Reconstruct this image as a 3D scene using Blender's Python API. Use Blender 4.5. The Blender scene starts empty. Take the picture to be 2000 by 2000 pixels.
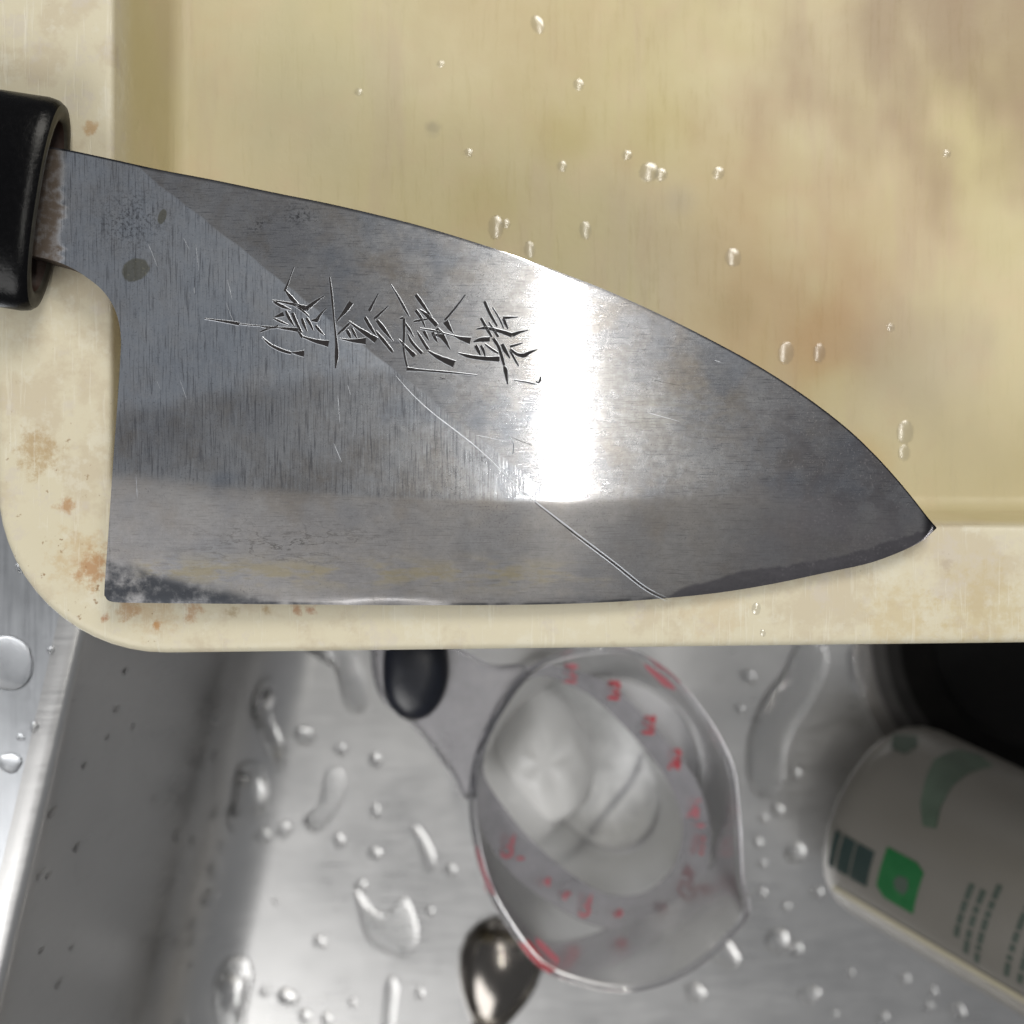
import bpy, bmesh, math, random
import numpy as np
from mathutils import Vector, Matrix
from mathutils.bvhtree import BVHTree

random.seed(7)
rng = np.random.default_rng(7)
MM = 0.001
H = 250.0                      # camera height above the blade, mm

# ------------------------------------------------------------------ camera, world, lamps, exposure
S = bpy.context.scene
cam_d = bpy.data.cameras.new('camera')
cam_d.sensor_width = 36; cam_d.sensor_height = 36
cam_d.lens = 45.0
cam_d.clip_start = 0.01; cam_d.clip_end = 20
cam_d.dof.use_dof = True
cam_d.dof.focus_distance = (H + 2) * MM
cam_d.dof.aperture_fstop = 12
cam = bpy.data.objects.new('camera', cam_d)
cam.location = (0, 0, H * MM)
S.collection.objects.link(cam)
S.camera = cam

W = bpy.data.worlds.new('World'); S.world = W; W.use_nodes = True
W.node_tree.nodes['Background'].inputs[0].default_value = (0.95, 0.97, 1.0, 1)
W.node_tree.nodes['Background'].inputs[1].default_value = 0.205

def area(name, loc, target, sx, sy, power, col):
    d = bpy.data.lights.new(name, 'AREA'); d.shape = 'RECTANGLE'
    d.size = sx; d.size_y = sy; d.energy = power; d.color = col
    o = bpy.data.objects.new(name, d); S.collection.objects.link(o)
    o.location = loc
    v = (Vector(target) - Vector(loc))
    if abs(v.x) < 1e-6 and abs(v.y) < 1e-6:
        o.rotation_euler = (0, 0, 0)
    else:
        o.rotation_euler = v.to_track_quat('-Z', 'Y').to_euler()
    return o
area('tube_lamp', (0.069, 0.115, 0.60), (0.069, 0.115, 0), 0.009, 0.44, 0.85, (1.0, 0.97, 0.90))
area('front_fill', (-0.78, -1.18, 1.35), (0, -0.05, -0.1), 1.3, 1.0, 22.5, (1.0, 0.99, 0.97))  # unseen fill light added on the near side to brighten the sink
area('back_fill', (0.40, 1.10, 1.2), (0, 0.05, 0), 0.8, 0.6, 15.5, (1.0, 0.96, 0.88))  # unseen fill light added beyond the tub

S.view_settings.view_transform = 'Standard'
S.view_settings.look = 'None'
S.view_settings.gamma = 1
S.view_settings.use_curve_mapping = False
S.view_settings.exposure = 0.0
S.cycles.max_bounces = 8
S.cycles.transparent_max_bounces = 28
S.cycles.transmission_bounces = 8
S.cycles.glossy_bounces = 4
S.cycles.sample_clamp_indirect = 6
S.cycles.use_denoising = True

# ------------------------------------------------------------------ helpers
def P(X, Y, z):
    """a point of the 2000-pixel photograph at height z (mm) -> world mm"""
    k = (H - z) / H / 10.0
    return Vector(((X - 1000) * k, (1000 - Y) * k, z))

def col(o, parent=None):
    S.collection.objects.link(o)
    if parent is not None: o.parent = parent
    return o

def mesh_obj(name, verts, faces, mat, parent=None, smooth=True, mm=True, matidx=None):
    me = bpy.data.meshes.new(name)
    s = MM if mm else 1.0
    me.from_pydata([(v[0]*s, v[1]*s, v[2]*s) for v in verts], [], [tuple(int(i) for i in f) for f in faces])
    for m in (mat if isinstance(mat, (list, tuple)) else [mat]): me.materials.append(m)
    if matidx is not None: me.polygons.foreach_set('material_index', np.array(matidx, dtype=np.int32))
    if smooth: me.polygons.foreach_set('use_smooth', np.ones(len(me.polygons), dtype=bool))
    me.update()
    o = bpy.data.objects.new(name, me)
    return col(o, parent)

def fix_normals(o):
    bm = bmesh.new(); bm.from_mesh(o.data)
    bmesh.ops.recalc_face_normals(bm, faces=bm.faces)
    bm.to_mesh(o.data); bm.free()

def sharp_edges(o, deg=35):
    me = o.data
    bm = bmesh.new(); bm.from_mesh(me)
    for e in bm.edges:
        if len(e.link_faces) == 2 and e.calc_face_angle(0) > math.radians(deg): e.smooth = False
    bm.to_mesh(me); bm.free()

def tag(o, label, cat=None, group=None, kind=None):
    o['label'] = label
    if cat: o['category'] = cat
    if group: o['group'] = group
    if kind: o['kind'] = kind
    return o

def empty(name, loc):
    o = bpy.data.objects.new(name, None)
    o.empty_display_size = 0.01
    o.location = (loc[0]*MM, loc[1]*MM, loc[2]*MM)
    return col(o)

def adopt(parent, *kids):
    """parent children built in world mm to an Empty that sits elsewhere"""
    for k in kids:
        k.parent = parent
        k.matrix_parent_inverse = Matrix.Translation(-Vector(parent.location))

def catmull(pts, n=8, closed=False):
    pts = [np.array(p, float) for p in pts]
    out = []
    N = len(pts)
    rngi = range(N) if closed else range(N-1)
    for i in rngi:
        if closed: p0,p1,p2,p3 = pts[(i-1)%N],pts[i],pts[(i+1)%N],pts[(i+2)%N]
        else: p0,p1,p2,p3 = pts[max(i-1,0)],pts[i],pts[i+1],pts[min(i+2,N-1)]
        for k in range(n):
            t = k/n
            out.append(0.5*((2*p1)+(-p0+p2)*t+(2*p0-5*p1+4*p2-p3)*t*t+(-p0+3*p1-3*p2+p3)*t**3))
    if not closed: out.append(pts[-1])
    return out

def resample(pts, n):
    p = np.array(pts, float)
    d = np.r_[0, np.cumsum(np.hypot(np.diff(p[:,0]), np.diff(p[:,1])))]
    t = np.linspace(0, d[-1], n)
    return np.stack([np.interp(t, d, p[:,i]) for i in range(p.shape[1])], 1)

# value noise for mesh wobble
def vnoise(x, y, seed=0):
    r = np.random.default_rng(seed).random((64, 64))
    xi = np.floor(x).astype(int); yi = np.floor(y).astype(int)
    fx = x - xi; fy = y - yi
    fx = fx*fx*(3-2*fx); fy = fy*fy*(3-2*fy)
    a = r[xi % 64, yi % 64]; b = r[(xi+1) % 64, yi % 64]; c = r[xi % 64, (yi+1) % 64]; d = r[(xi+1) % 64, (yi+1) % 64]
    return (a*(1-fx)+b*fx)*(1-fy)+(c*(1-fx)+d*fx)*fy

# ------------------------------------------------------------------ material helpers
class NT:
    def __init__(s, name):
        s.m = bpy.data.materials.new(name); s.m.use_nodes = True
        s.t = s.m.node_tree; s.n = s.t.nodes; s.n.clear()
        s.out = s.n.new('ShaderNodeOutputMaterial')
    def link(s, a, b): s.t.links.new(a, b)
    def put(s, inp, v):
        if hasattr(v, 'is_linked') or hasattr(v, 'links'): s.link(v, inp)
        else: inp.default_value = v
    def math(s, op, a, b=None, c=None, clamp=False):
        n = s.n.new('ShaderNodeMath'); n.operation = op; n.use_clamp = clamp
        for i, v in enumerate((a, b, c)):
            if v is not None: s.put(n.inputs[i], v)
        return n.outputs[0]
    def coord(s, kind='Object'):
        return s.n.new('ShaderNodeTexCoord').outputs[kind]
    def sep(s, v):
        n = s.n.new('ShaderNodeSeparateXYZ'); s.link(v, n.inputs[0]); return n.outputs
    def mapping(s, v, scale=(1,1,1), rot=(0,0,0), loc=(0,0,0)):
        n = s.n.new('ShaderNodeMapping'); s.link(v, n.inputs[0])
        n.inputs['Scale'].default_value = scale; n.inputs['Rotation'].default_value = rot; n.inputs['Location'].default_value = loc
        return n.outputs[0]
    def noise(s, v, scale, detail=4, rough=0.55, dist=0.0):
        n = s.n.new('ShaderNodeTexNoise'); s.link(v, n.inputs['Vector'])
        n.inputs['Scale'].default_value = scale; n.inputs['Detail'].default_value = detail
        n.inputs['Roughness'].default_value = rough; n.inputs['Distortion'].default_value = dist
        return n.outputs['Fac']
    def ss(s, v, lo, hi, a=0.0, b=1.0):
        n = s.n.new('ShaderNodeMapRange'); n.interpolation_type = 'SMOOTHSTEP'
        s.put(n.inputs['Value'], v)
        for k, q in zip(('From Min','From Max','To Min','To Max'), (lo, hi, a, b)): s.put(n.inputs[k], q)
        return n.outputs[0]
    def lin(s, v, lo, hi, a=0.0, b=1.0):
        n = s.n.new('ShaderNodeMapRange'); s.put(n.inputs['Value'], v)
        for k, q in zip(('From Min','From Max','To Min','To Max'), (lo, hi, a, b)): s.put(n.inputs[k], q)
        return n.outputs[0]
    def mix(s, f, a, b):
        n = s.n.new('ShaderNodeMix'); n.data_type = 'RGBA'
        s.put(n.inputs[0], f); s.put(n.inputs[6], a if not isinstance(a, tuple) else (*a, 1)[:4]); s.put(n.inputs[7], b if not isinstance(b, tuple) else (*b, 1)[:4])
        return n.outputs[2]
    def attr(s, name):
        n = s.n.new('ShaderNodeAttribute'); n.attribute_name = name; return n.outputs['Fac']
    def bump(s, h, strength=0.3, dist=0.0001, normal=None):
        n = s.n.new('ShaderNodeBump'); s.link(h, n.inputs['Height'])
        n.inputs['Strength'].default_value = strength; n.inputs['Distance'].default_value = dist
        if normal is not None: s.link(normal, n.inputs['Normal'])
        return n.outputs[0]
    def bsdf(s, **kw):
        n = s.n.new('ShaderNodeBsdfPrincipled')
        for k, v in kw.items():
            k = k.replace('_', ' ')
            if isinstance(v, tuple) and len(v) == 3 and k not in ('Subsurface Radius',): v = (*v, 1)
            s.put(n.inputs[k], v)
        s.link(n.outputs[0], s.out.inputs[0])
        return n

def simple(name, c, rough=0.5, metal=0.0, spec=0.5, noise_amt=0.15, noise_scale=300, bump=0.0):
    t = NT(name); v = t.coord()
    f = t.noise(v, noise_scale, 5)
    lo = tuple(x*(1-noise_amt) for x in c); hi = tuple(min(1, x*(1+noise_amt)) for x in c)
    kw = dict(Base_Color=t.mix(f, lo, hi), Roughness=t.lin(f, .2, .8, rough*0.85, min(1, rough*1.15)), Metallic=metal, Specular_IOR_Level=spec)
    if bump: kw['Normal'] = t.bump(f, bump, 0.0003)
    t.bsdf(**kw)
    return t.m

def px2m(X, Y, z):
    p = P(X, Y, z); return p.x*MM, p.y*MM

# --- blade steel
def blade_material():
    t = NT('blade_steel'); v = t.coord(); x, y, z = t.sep(v)
    bev = t.attr('bevel'); dark = t.attr('edge_core'); rust = t.attr('rust'); yel = t.attr('tarnish_haze'); heel = t.attr('heel_stain')
    # satin ground region: left of the diagonal polishing edge and above the faint line
    def side(p, q, w, wob=0.0):
        x0, y0 = px2m(*p, -2); x1, y1 = px2m(*q, -2)
        L = math.hypot(x1-x0, y1-y0); nx, ny = -(y1-y0)/L, (x1-x0)/L
        d = t.math('ADD', t.math('MULTIPLY', x, nx), t.math('MULTIPLY', y, ny))
        d = t.math('SUBTRACT', d, x0*nx + y0*ny)
        if wob: d = t.math('ADD', d, t.math('MULTIPLY', t.math('SUBTRACT', t.noise(v, 60, 2), 0.5), wob))
        return t.ss(d, -w, w)
    diag = side((268, 325), (770, 725), 0.00025, 0.0022)      # 1 above-right of the diagonal
    below = side((770, 720), (230, 808), 0.0022, 0.003)       # 1 below faint line
    left = t.math('SUBTRACT', 1.0, diag)
    satin = t.math('MULTIPLY', left, t.math('SUBTRACT', 1.0, t.math('MULTIPLY', below, 0.75)))
    satin = t.math('MULTIPLY', satin, t.math('SUBTRACT', 1.0, bev))
    # brushing
    hs = t.noise(t.mapping(v, (60, 2600, 60), (0, 0, math.radians(-6))), 1.0, 3, 0.6)      # long lines along the blade
    hs2 = t.noise(t.mapping(v, (250, 5200, 60), (0, 0, math.radians(-14))), 1.0, 2, 0.6)
    vs = t.noise(t.mapping(v, (3400, 130, 60), (0, 0, math.radians(5))), 1.0, 3, 0.62)     # steep scratches
    vs2 = t.noise(t.mapping(v, (3000, 160, 60), (0, 0, math.radians(-22))), 1.0, 2, 0.6)
    pit = t.noise(v, 2300, 3, 0.6)
    pit_m = t.noise(v, 90, 3, 0.5)
    pits = t.math('MULTIPLY', t.ss(pit, 0.58, 0.68), t.ss(pit_m, 0.45, 0.62))
    big = t.noise(v, 40, 5, 0.6)
    blot = t.noise(v, 170, 5, 0.65)
    fine = t.noise(v, 700, 4, 0.6)
    notbev = t.math('SUBTRACT', 1.0, bev)
    vert_amt = t.math('MULTIPLY', left, notbev)
    sc_v = t.math('ADD', t.math('MULTIPLY', t.ss(vs, .52, .70), 0.8), t.math('MULTIPLY', t.ss(vs2, .58, .70), 0.6))
    sc_h = t.math('ADD', t.ss(hs, .45, .75), t.math('MULTIPLY', t.ss(hs2, .60, .75), 0.8))
    scr = t.math('ADD', t.math('MULTIPLY', sc_v, vert_amt), t.math('MULTIPLY', sc_h, t.math('SUBTRACT', 1.0, t.math('MULTIPLY', vert_amt, 0.8))))
    # height
    h = t.math('SUBTRACT', t.math('MULTIPLY', scr, 0.35), t.math('MULTIPLY', pits, 0.25))
    h = t.math('ADD', h, t.math('MULTIPLY', fine, 0.35))
    h = t.math('SUBTRACT', h, t.math('MULTIPLY', t.math('MULTIPLY', rust, t.ss(t.noise(t.mapping(v, (900, 2600, 100)), 1.0, 4, .7), .4, .65)), 0.8))
    nrm = t.bump(h, 0.10, 0.00004)
    # colour: tarnished patches, oxide
    c = t.mix(t.ss(big, .35, .65), (0.40, 0.405, 0.43), (0.56, 0.56, 0.57))
    c = t.mix(t.math('MULTIPLY', t.ss(blot, .46, .62), 0.5), c, (0.35, 0.33, 0.315))
    c = t.mix(t.math('MULTIPLY', t.ss(t.noise(t.mapping(v, (110, 200, 90), (0, 0, .4)), 1.0, 6, .72), .54, .66), 0.5), c, (0.47, 0.45, 0.44))
    c = t.mix(t.math('MULTIPLY', t.ss(t.noise(v, 55, 4, .6), .50, .66), .55), c, (0.31, 0.265, 0.215))
    c = t.mix(t.math('MULTIPLY', t.ss(t.noise(t.mapping(v, (1, 1, 1), (0, 0, 0), (.3, .1, 0)), 48, 4, .6), .50, .66), .55), c, (0.27, 0.31, 0.38))
    c = t.mix(t.math('MULTIPLY', satin, t.lin(blot, .35, .65, .8, .45)), c, (0.52, 0.57, 0.65))
    gr = t.noise(v, 3200, 2, .7)
    c = t.mix(t.ss(gr, .42, .30, 0, .55), c, (0.16, 0.16, 0.175)); c = t.mix(t.ss(gr, .58, .70, 0, .5), c, (0.62, 0.63, 0.66))
    c = t.mix(t.math('MULTIPLY', t.math('MULTIPLY', sc_v, vert_amt), 0.55), c, (0.60, 0.63, 0.67))
    dk = t.math('ADD', t.math('MULTIPLY', t.ss(vs, .48, .34), vert_amt), t.math('MULTIPLY', t.ss(hs2, .44, .32), t.math('SUBTRACT', 1.0, vert_amt)))
    c = t.mix(t.math('MULTIPLY', dk, 0.62), c, (0.15, 0.155, 0.175))
    c = t.mix(t.math('MULTIPLY', t.math('MULTIPLY', sc_h, 0.22), t.math('SUBTRACT', 1.0, vert_amt)), c, (0.58, 0.58, 0.59))
    c = t.mix(t.math('MULTIPLY', bev, 0.6), c, (0.215, 0.20, 0.188))
    warm = t.math('MULTIPLY', yel, t.ss(t.noise(t.mapping(v, (140, 420, 100)), 1.0, 5, .65), .42, .62))
    c = t.mix(t.math('MULTIPLY', warm, 0.6), c, (0.20, 0.165, 0.075))
    c = t.mix(t.math('MULTIPLY', heel, t.ss(blot, .35, .6, 0.35, 1.0)), c, (0.045, 0.048, 0.055))
    c = t.mix(t.math('MULTIPLY', dark, 0.85), c, (0.13, 0.125, 0.14))
    c = t.mix(t.math('MULTIPLY', t.math('ADD', pits, t.math('MULTIPLY', t.attr('specks'), t.ss(t.noise(v, 1700, 4, .7), .50, .60)), clamp=True), 0.75), c, (0.06, 0.06, 0.065))
    c = t.mix(t.math('MULTIPLY', t.attr('tip_patina'), t.ss(blot, .3, .65, .25, .75)), c, (0.20, 0.19, 0.21))
    c = t.mix(t.math('MULTIPLY', rust, t.ss(fine, .3, .6, 0.8, 1.0)), c, (0.10, 0.078, 0.062))
    iso = t.math('ABSOLUTE', t.math('SUBTRACT', t.noise(t.mapping(v, (90, 330, 100)), 1.0, 5, .62, .4), 0.53))
    c = t.mix(t.math('MULTIPLY', t.ss(iso, .016, .004), t.math('MULTIPLY', t.attr('etch'), .7)), c, (0.10, 0.095, 0.09))
    c = t.mix(t.attr('spine_patina_shade'), c, (0.03, 0.03, 0.035))
    # the two old drip marks on the satin part
    for (X, Y, a, b, rot) in ((319, 424, 17, 9, 70), (268, 527, 30, 22, 25)):
        cx, cy = px2m(X, Y, -1); s_, c_ = math.sin(math.radians(rot)), math.cos(math.radians(rot))
        dx = t.math('SUBTRACT', x, cx); dy = t.math('SUBTRACT', y, cy)
        u = t.math('ADD', t.math('MULTIPLY', dx, c_), t.math('MULTIPLY', dy, s_))
        w = t.math('SUBTRACT', t.math('MULTIPLY', dy, c_), t.math('MULTIPLY', dx, s_))
        d = t.math('SQRT', t.math('ADD', t.math('POWER', t.math('DIVIDE', u, a*1e-4), 2.0), t.math('POWER', t.math('DIVIDE', w, b*1e-4), 2.0)))
        d = t.math('ADD', d, t.math('MULTIPLY', t.math('SUBTRACT', blot, 0.5), 0.9))
        c = t.mix(t.ss(d, 1.05, 0.85, 0.0, 0.7), c, (0.20, 0.19, 0.13))
    r = t.lin(blot, .3, .7, 0.07, 0.11)
    r = t.math('ADD', r, t.math('MULTIPLY', satin, 0.04))
    r = t.math('ADD', r, t.math('MULTIPLY', bev, 0.06))
    r = t.math('ADD', r, t.math('MULTIPLY', t.math('ADD', warm, heel), 0.10))
    r = t.math('ADD', r, t.math('MULTIPLY', rust, 0.4))
    r = t.math('ADD', r, t.math('MULTIPLY', pits, 0.2))
    metal = t.math('SUBTRACT', 1.0, t.math('MULTIPLY', rust, 0.6))
    tan = t.n.new('ShaderNodeTangent'); tan.direction_type = 'UV_MAP'; tan.uv_map = 'UVMap'
    b = t.bsdf(Base_Color=c, Roughness=r, Metallic=metal, Normal=nrm)
    b2 = t.bsdf(Base_Color=c, Roughness=t.math('ADD', r, 0.18), Metallic=metal, Normal=nrm)
    for q, an in ((b, .85), (b2, .45)):
        q.inputs['Anisotropic'].default_value = an
        q.inputs['Anisotropic Rotation'].default_value = 0.25
        t.link(tan.outputs[0], q.inputs['Tangent'])
    mx = t.n.new('ShaderNodeMixShader')
    f = t.math('ADD', t.lin(fine, .3, .7, .30, .46), t.math('ADD', t.math('MULTIPLY', bev, .3), t.math('MULTIPLY', satin, .12)), clamp=True)
    t.put(mx.inputs[0], f); t.link(b.outputs[0], mx.inputs[1]); t.link(b2.outputs[0], mx.inputs[2])
    t.link(mx.outputs[0], t.out.inputs[0])
    return t.m

def plastic_material():
    t = NT('cream_plastic'); v = t.coord(); x, y, z = t.sep(v)
    big = t.noise(v, 18, 4, 0.6); med = t.noise(v, 70, 5, 0.65); fine = t.noise(v, 900, 4, 0.6)
    strk = t.noise(t.mapping(v, (85, 9, 20)), 1.0, 4, 0.6)
    knife = t.noise(t.mapping(v, (900, 60, 50), (0, 0, math.radians(52))), 1.0, 3, 0.6)
    knife2 = t.noise(t.mapping(v, (1100, 70, 50), (0, 0, math.radians(-35))), 1.0, 3, 0.6)
    c = t.mix(t.ss(big, .3, .7), (0.54, 0.47, 0.26), (0.61, 0.54, 0.35))
    c = t.mix(t.ss(med, .48, .72, 0, .45), c, (0.62, 0.50, 0.33))
    # the rim is paler and drier than the stained floor
    rim = t.ss(z, -0.022, -0.010)
    c = t.mix(t.math('MULTIPLY', rim, 0.8), c, (0.62, 0.575, 0.45))
    c = t.mix(t.math('MULTIPLY', t.ss(med, .50, .62), t.math('MULTIPLY', rim, 0.6)), c, (0.50, 0.43, 0.31))
    m2 = t.noise(v, 150, 5, 0.7)
    c = t.mix(t.math('MULTIPLY', t.ss(m2, .54, .68), t.math('MULTIPLY', rim, 0.5)), c, (0.55, 0.50, 0.44))
    c = t.mix(t.math('MULTIPLY', t.ss(m2, .46, .34), t.math('MULTIPLY', rim, 0.5)), c, (0.66, 0.63, 0.52))
    c = t.mix(t.math('MULTIPLY', t.ss(strk, .5, .72), t.math('SUBTRACT', 0.45, t.math('MULTIPLY', rim, 0.42))), c, (0.50, 0.39, 0.29))
    # stains soaked into the floor, plus light falloff painted dark at upper right: centre px, radius px, colour, strength
    spots = [(1500,600,250,(0.50,0.32,0.15),.7,-45),(1620,655,90,(0.46,0.24,0.09),.6,-45),(1690,905,70,(0.52,0.33,0.10),.6,-45),
             (1420,440,260,(0.50,0.33,0.18),.5,-45),(1700,440,230,(0.50,0.33,0.22),.45,-45),(1790,720,150,(0.40,0.34,0.30),.5,-45),
             (1275,260,90,(0.42,0.33,0.09),.6,-45),(1090,270,70,(0.42,0.34,0.10),.55,-45),(960,390,85,(0.42,0.34,0.10),.5,-45),
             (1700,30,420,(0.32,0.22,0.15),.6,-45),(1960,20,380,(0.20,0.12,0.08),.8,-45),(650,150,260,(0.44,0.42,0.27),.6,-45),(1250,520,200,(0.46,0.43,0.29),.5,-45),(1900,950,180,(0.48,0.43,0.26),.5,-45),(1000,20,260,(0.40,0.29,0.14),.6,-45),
             (845,250,18,(0.25,0.22,0.16),.7,-45),(1330,390,45,(0.34,0.30,0.28),.45,-45),(1420,600,60,(0.36,0.27,0.12),.5,-45),
             (75,880,45,(0.34,0.20,0.06),.8,-9),(178,250,16,(0.40,0.22,0.07),.9,-9),(128,985,20,(0.36,0.16,0.04),.95,-9),(160,1090,60,(0.45,0.28,0.10),.55,-9),
             (185,1110,36,(0.36,0.15,0.04),.85,-9),(300,1195,50,(0.42,0.24,0.08),.5,-9),(375,1195,22,(0.36,0.15,0.04),.85,-9),(250,1190,24,(0.36,0.17,0.05),.8,-9),
             (605,1190,12,(0.33,0.10,0.03),.9,-9),(580,1190,11,(0.33,0.12,0.03),.9,-9),(520,1190,11,(0.30,0.18,0.05),.8,-9),(305,1218,10,(0.42,0.18,0.03),1.,-9),(205,1208,9,(0.34,0.12,0.03),1.,-9),
             (457,1192,14,(0.26,0.17,0.06),.8,-9),(1755,1205,70,(0.50,0.38,0.18),.55,-9),(1920,1195,90,(0.48,0.37,0.17),.55,-9),(1400,1190,60,(0.50,0.36,0.20),.4,-9),(1845,1100,16,(0.34,0.27,0.22),.5,-9)]
    soft = t.noise(t.mapping(v, (70, 38, 40)), 1.0, 2, 0.5); spk = t.noise(v, 420, 4, 0.7)
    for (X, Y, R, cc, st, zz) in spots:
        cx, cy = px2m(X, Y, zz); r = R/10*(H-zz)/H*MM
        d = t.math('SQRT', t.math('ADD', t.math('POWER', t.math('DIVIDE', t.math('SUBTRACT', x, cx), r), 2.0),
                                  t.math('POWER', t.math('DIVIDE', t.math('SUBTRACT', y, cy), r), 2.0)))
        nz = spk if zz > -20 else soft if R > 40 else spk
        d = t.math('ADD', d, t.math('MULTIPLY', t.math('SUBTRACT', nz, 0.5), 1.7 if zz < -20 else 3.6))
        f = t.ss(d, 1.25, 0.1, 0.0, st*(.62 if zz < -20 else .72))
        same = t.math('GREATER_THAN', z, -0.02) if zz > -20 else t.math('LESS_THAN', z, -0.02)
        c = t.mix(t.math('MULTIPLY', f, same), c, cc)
    # rust and dirt specks on the rim corner
    sp = t.ss(t.noise(v, 520, 3, 0.6), .66, .74)
    cm = t.math('MULTIPLY', t.ss(x, -0.045, -0.075), t.math('MULTIPLY', rim, t.ss(y, 0.035, 0.005)))
    c = t.mix(t.math('MULTIPLY', t.math('MULTIPLY', sp, cm), 0.75), c, (0.22, 0.11, 0.035))
    sp2 = t.ss(t.noise(v, 900, 3, 0.7), .68, .76)
    c = t.mix(t.math('MULTIPLY', sp2, t.math('MULTIPLY', rim, 0.35)), c, (0.22, 0.18, 0.12))
    cut = t.math('ADD', t.ss(knife, .60, .68), t.ss(knife2, .61, .69))
    c = t.mix(t.math('MULTIPLY', cut, t.math('MULTIPLY', rim, 0.25)), c, (0.74, 0.71, 0.60))
    h = t.math('ADD', t.math('SUBTRACT', t.math('MULTIPLY', fine, 0.6), t.math('MULTIPLY', cut, 0.8)), t.math('MULTIPLY', med, 0.8))
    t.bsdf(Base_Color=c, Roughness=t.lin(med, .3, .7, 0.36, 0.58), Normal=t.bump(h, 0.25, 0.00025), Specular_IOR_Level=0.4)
    return t.m

def steel_material(name, base, rough, streak=(1500, 40, 60), rot=0.0, blotch=0.35):
    t = NT(name); v = t.coord()
    s = t.noise(t.mapping(v, streak, (0, 0, rot)), 1.0, 3, 0.6)
    big = t.noise(v, 22, 5, 0.6); med = t.noise(v, 130, 4, 0.6)
    c = t.mix(t.ss(big, .3, .7), tuple(k*(1-blotch*.5) for k in base), base)
    c = t.mix(t.ss(med, .56, .72, 0, blotch), c, tuple(k*.68 for k in base))
    r = t.math('ADD', t.lin(big, .3, .7, rough*.85, rough*1.15), t.lin(s, .3, .7, -.03, .05))
    h = t.math('ADD', s, t.math('MULTIPLY', big, 2.5))
    t.bsdf(Base_Color=c, Metallic=1.0, Roughness=r, Normal=t.bump(h, 0.05, 0.0002))
    return t.m

def water_material():
    t = NT('water')
    n = t.bsdf(Base_Color=(1, 1, 1), Roughness=0.0, IOR=1.33, Transmission_Weight=1.0)
    return t.m

def film_material(name='water_on_plastic', fac=0.15):
    t = NT(name)
    tr = t.n.new('ShaderNodeBsdfTransparent'); tr.inputs[0].default_value = (1, 1, 1, 1)
    gl = t.n.new('ShaderNodeBsdfGlossy'); gl.inputs['Roughness'].default_value = 0.22
    m = t.n.new('ShaderNodeMixShader'); m.inputs[0].default_value = fac; t.link(tr.outputs[0], m.inputs[1]); t.link(gl.outputs[0], m.inputs[2])
    t.link(m.outputs[0], t.out.inputs[0])
    return t.m

def clear_plastic(name, tint, body, gloss=0.06, alpha=0.16, ior=1.45, sheen=0.0):
    t = NT(name); v = t.coord()
    f = t.noise(v, 120, 4)
    tr = t.n.new('ShaderNodeBsdfTransparent'); tr.inputs[0].default_value = (*tint, 1)
    di = t.n.new('ShaderNodeBsdfPrincipled'); t.put(di.inputs['Base Color'], t.mix(f, tuple(k*.9 for k in body), body))
    di.inputs['Roughness'].default_value = 0.36; di.inputs['Metallic'].default_value = sheen
    m1 = t.n.new('ShaderNodeMixShader'); t.put(m1.inputs[0], t.lin(f, .3, .7, alpha*.8, alpha*1.2))
    t.link(tr.outputs[0], m1.inputs[1]); t.link(di.outputs[0], m1.inputs[2])
    gl = t.n.new('ShaderNodeBsdfGlossy'); gl.inputs['Roughness'].default_value = gloss
    fr = t.n.new('ShaderNodeFresnel'); fr.inputs[0].default_value = ior
    m2 = t.n.new('ShaderNodeMixShader'); t.link(fr.outputs[0], m2.inputs[0])
    t.link(m1.outputs[0], m2.inputs[1]); t.link(gl.outputs[0], m2.inputs[2])
    t.link(m2.outputs[0], t.out.inputs[0])
    return t.m

def glass_material(name, tint):
    t = NT(name); v = t.coord()
    t.bsdf(Base_Color=tint, Roughness=t.lin(t.noise(v, 200, 3), .3, .7, 0.02, 0.10), IOR=1.48, Transmission_Weight=1.0)
    return t.m

M = {}
M['blade'] = blade_material()
M['blade_side'] = simple('blade_side_steel', (0.06, 0.042, 0.034), 0.6, 0.1, noise_amt=.4, noise_scale=600, bump=.3)
M['groove'] = simple('engraved_groove', (0.014, 0.012, 0.013), 0.6, 0.0, .25, noise_amt=.4, noise_scale=1500, bump=.2)
M['burr'] = simple('bright_burr', (0.48, 0.50, 0.54), 0.38, 1.0, noise_amt=.1, noise_scale=900)
M['plastic'] = plastic_material()
M['sink'] = steel_material('sink_steel', (0.68, 0.675, 0.67), 0.31, (60, 900, 60), math.radians(10), .14)
M['ledge'] = steel_material('ledge_steel', (0.62, 0.64, 0.67), 0.30, (900, 30, 60), math.radians(-13), .5)
M['water'] = water_material(); M['film'] = film_material(); M['film2'] = film_material('water_in_cup', .02)
M['black'] = simple('black_handle_plastic', (0.0015, 0.0015, 0.002), 0.26, 0, .16, .4, 900, .25)
M['black_edge'] = simple('worn_ferrule_edge', (0.035, 0.032, 0.024), 0.45, 0, .5, .5, 700, .3)
M['wood'] = simple('dark_wet_wood', (0.030, 0.014, 0.009), 0.55, 0, .5, .6, 400, .5)
M['cup'] = clear_plastic('clear_cup_plastic', (0.985, 0.985, 0.99), (0.75, 0.75, 0.77), .25, .035, 1.14)
M['cupbase'] = clear_plastic('whitened_cup_bottom', (0.97, 0.97, 0.97), (0.95, 0.955, 0.95), .30, .9, 1.08, .0)  # clear base whitened in colour to carry the light reflected there
M['ramp'] = clear_plastic('frosted_ramp_plastic', (0.90, 0.90, 0.91), (0.60, 0.585, 0.625), .25, .40)
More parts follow.
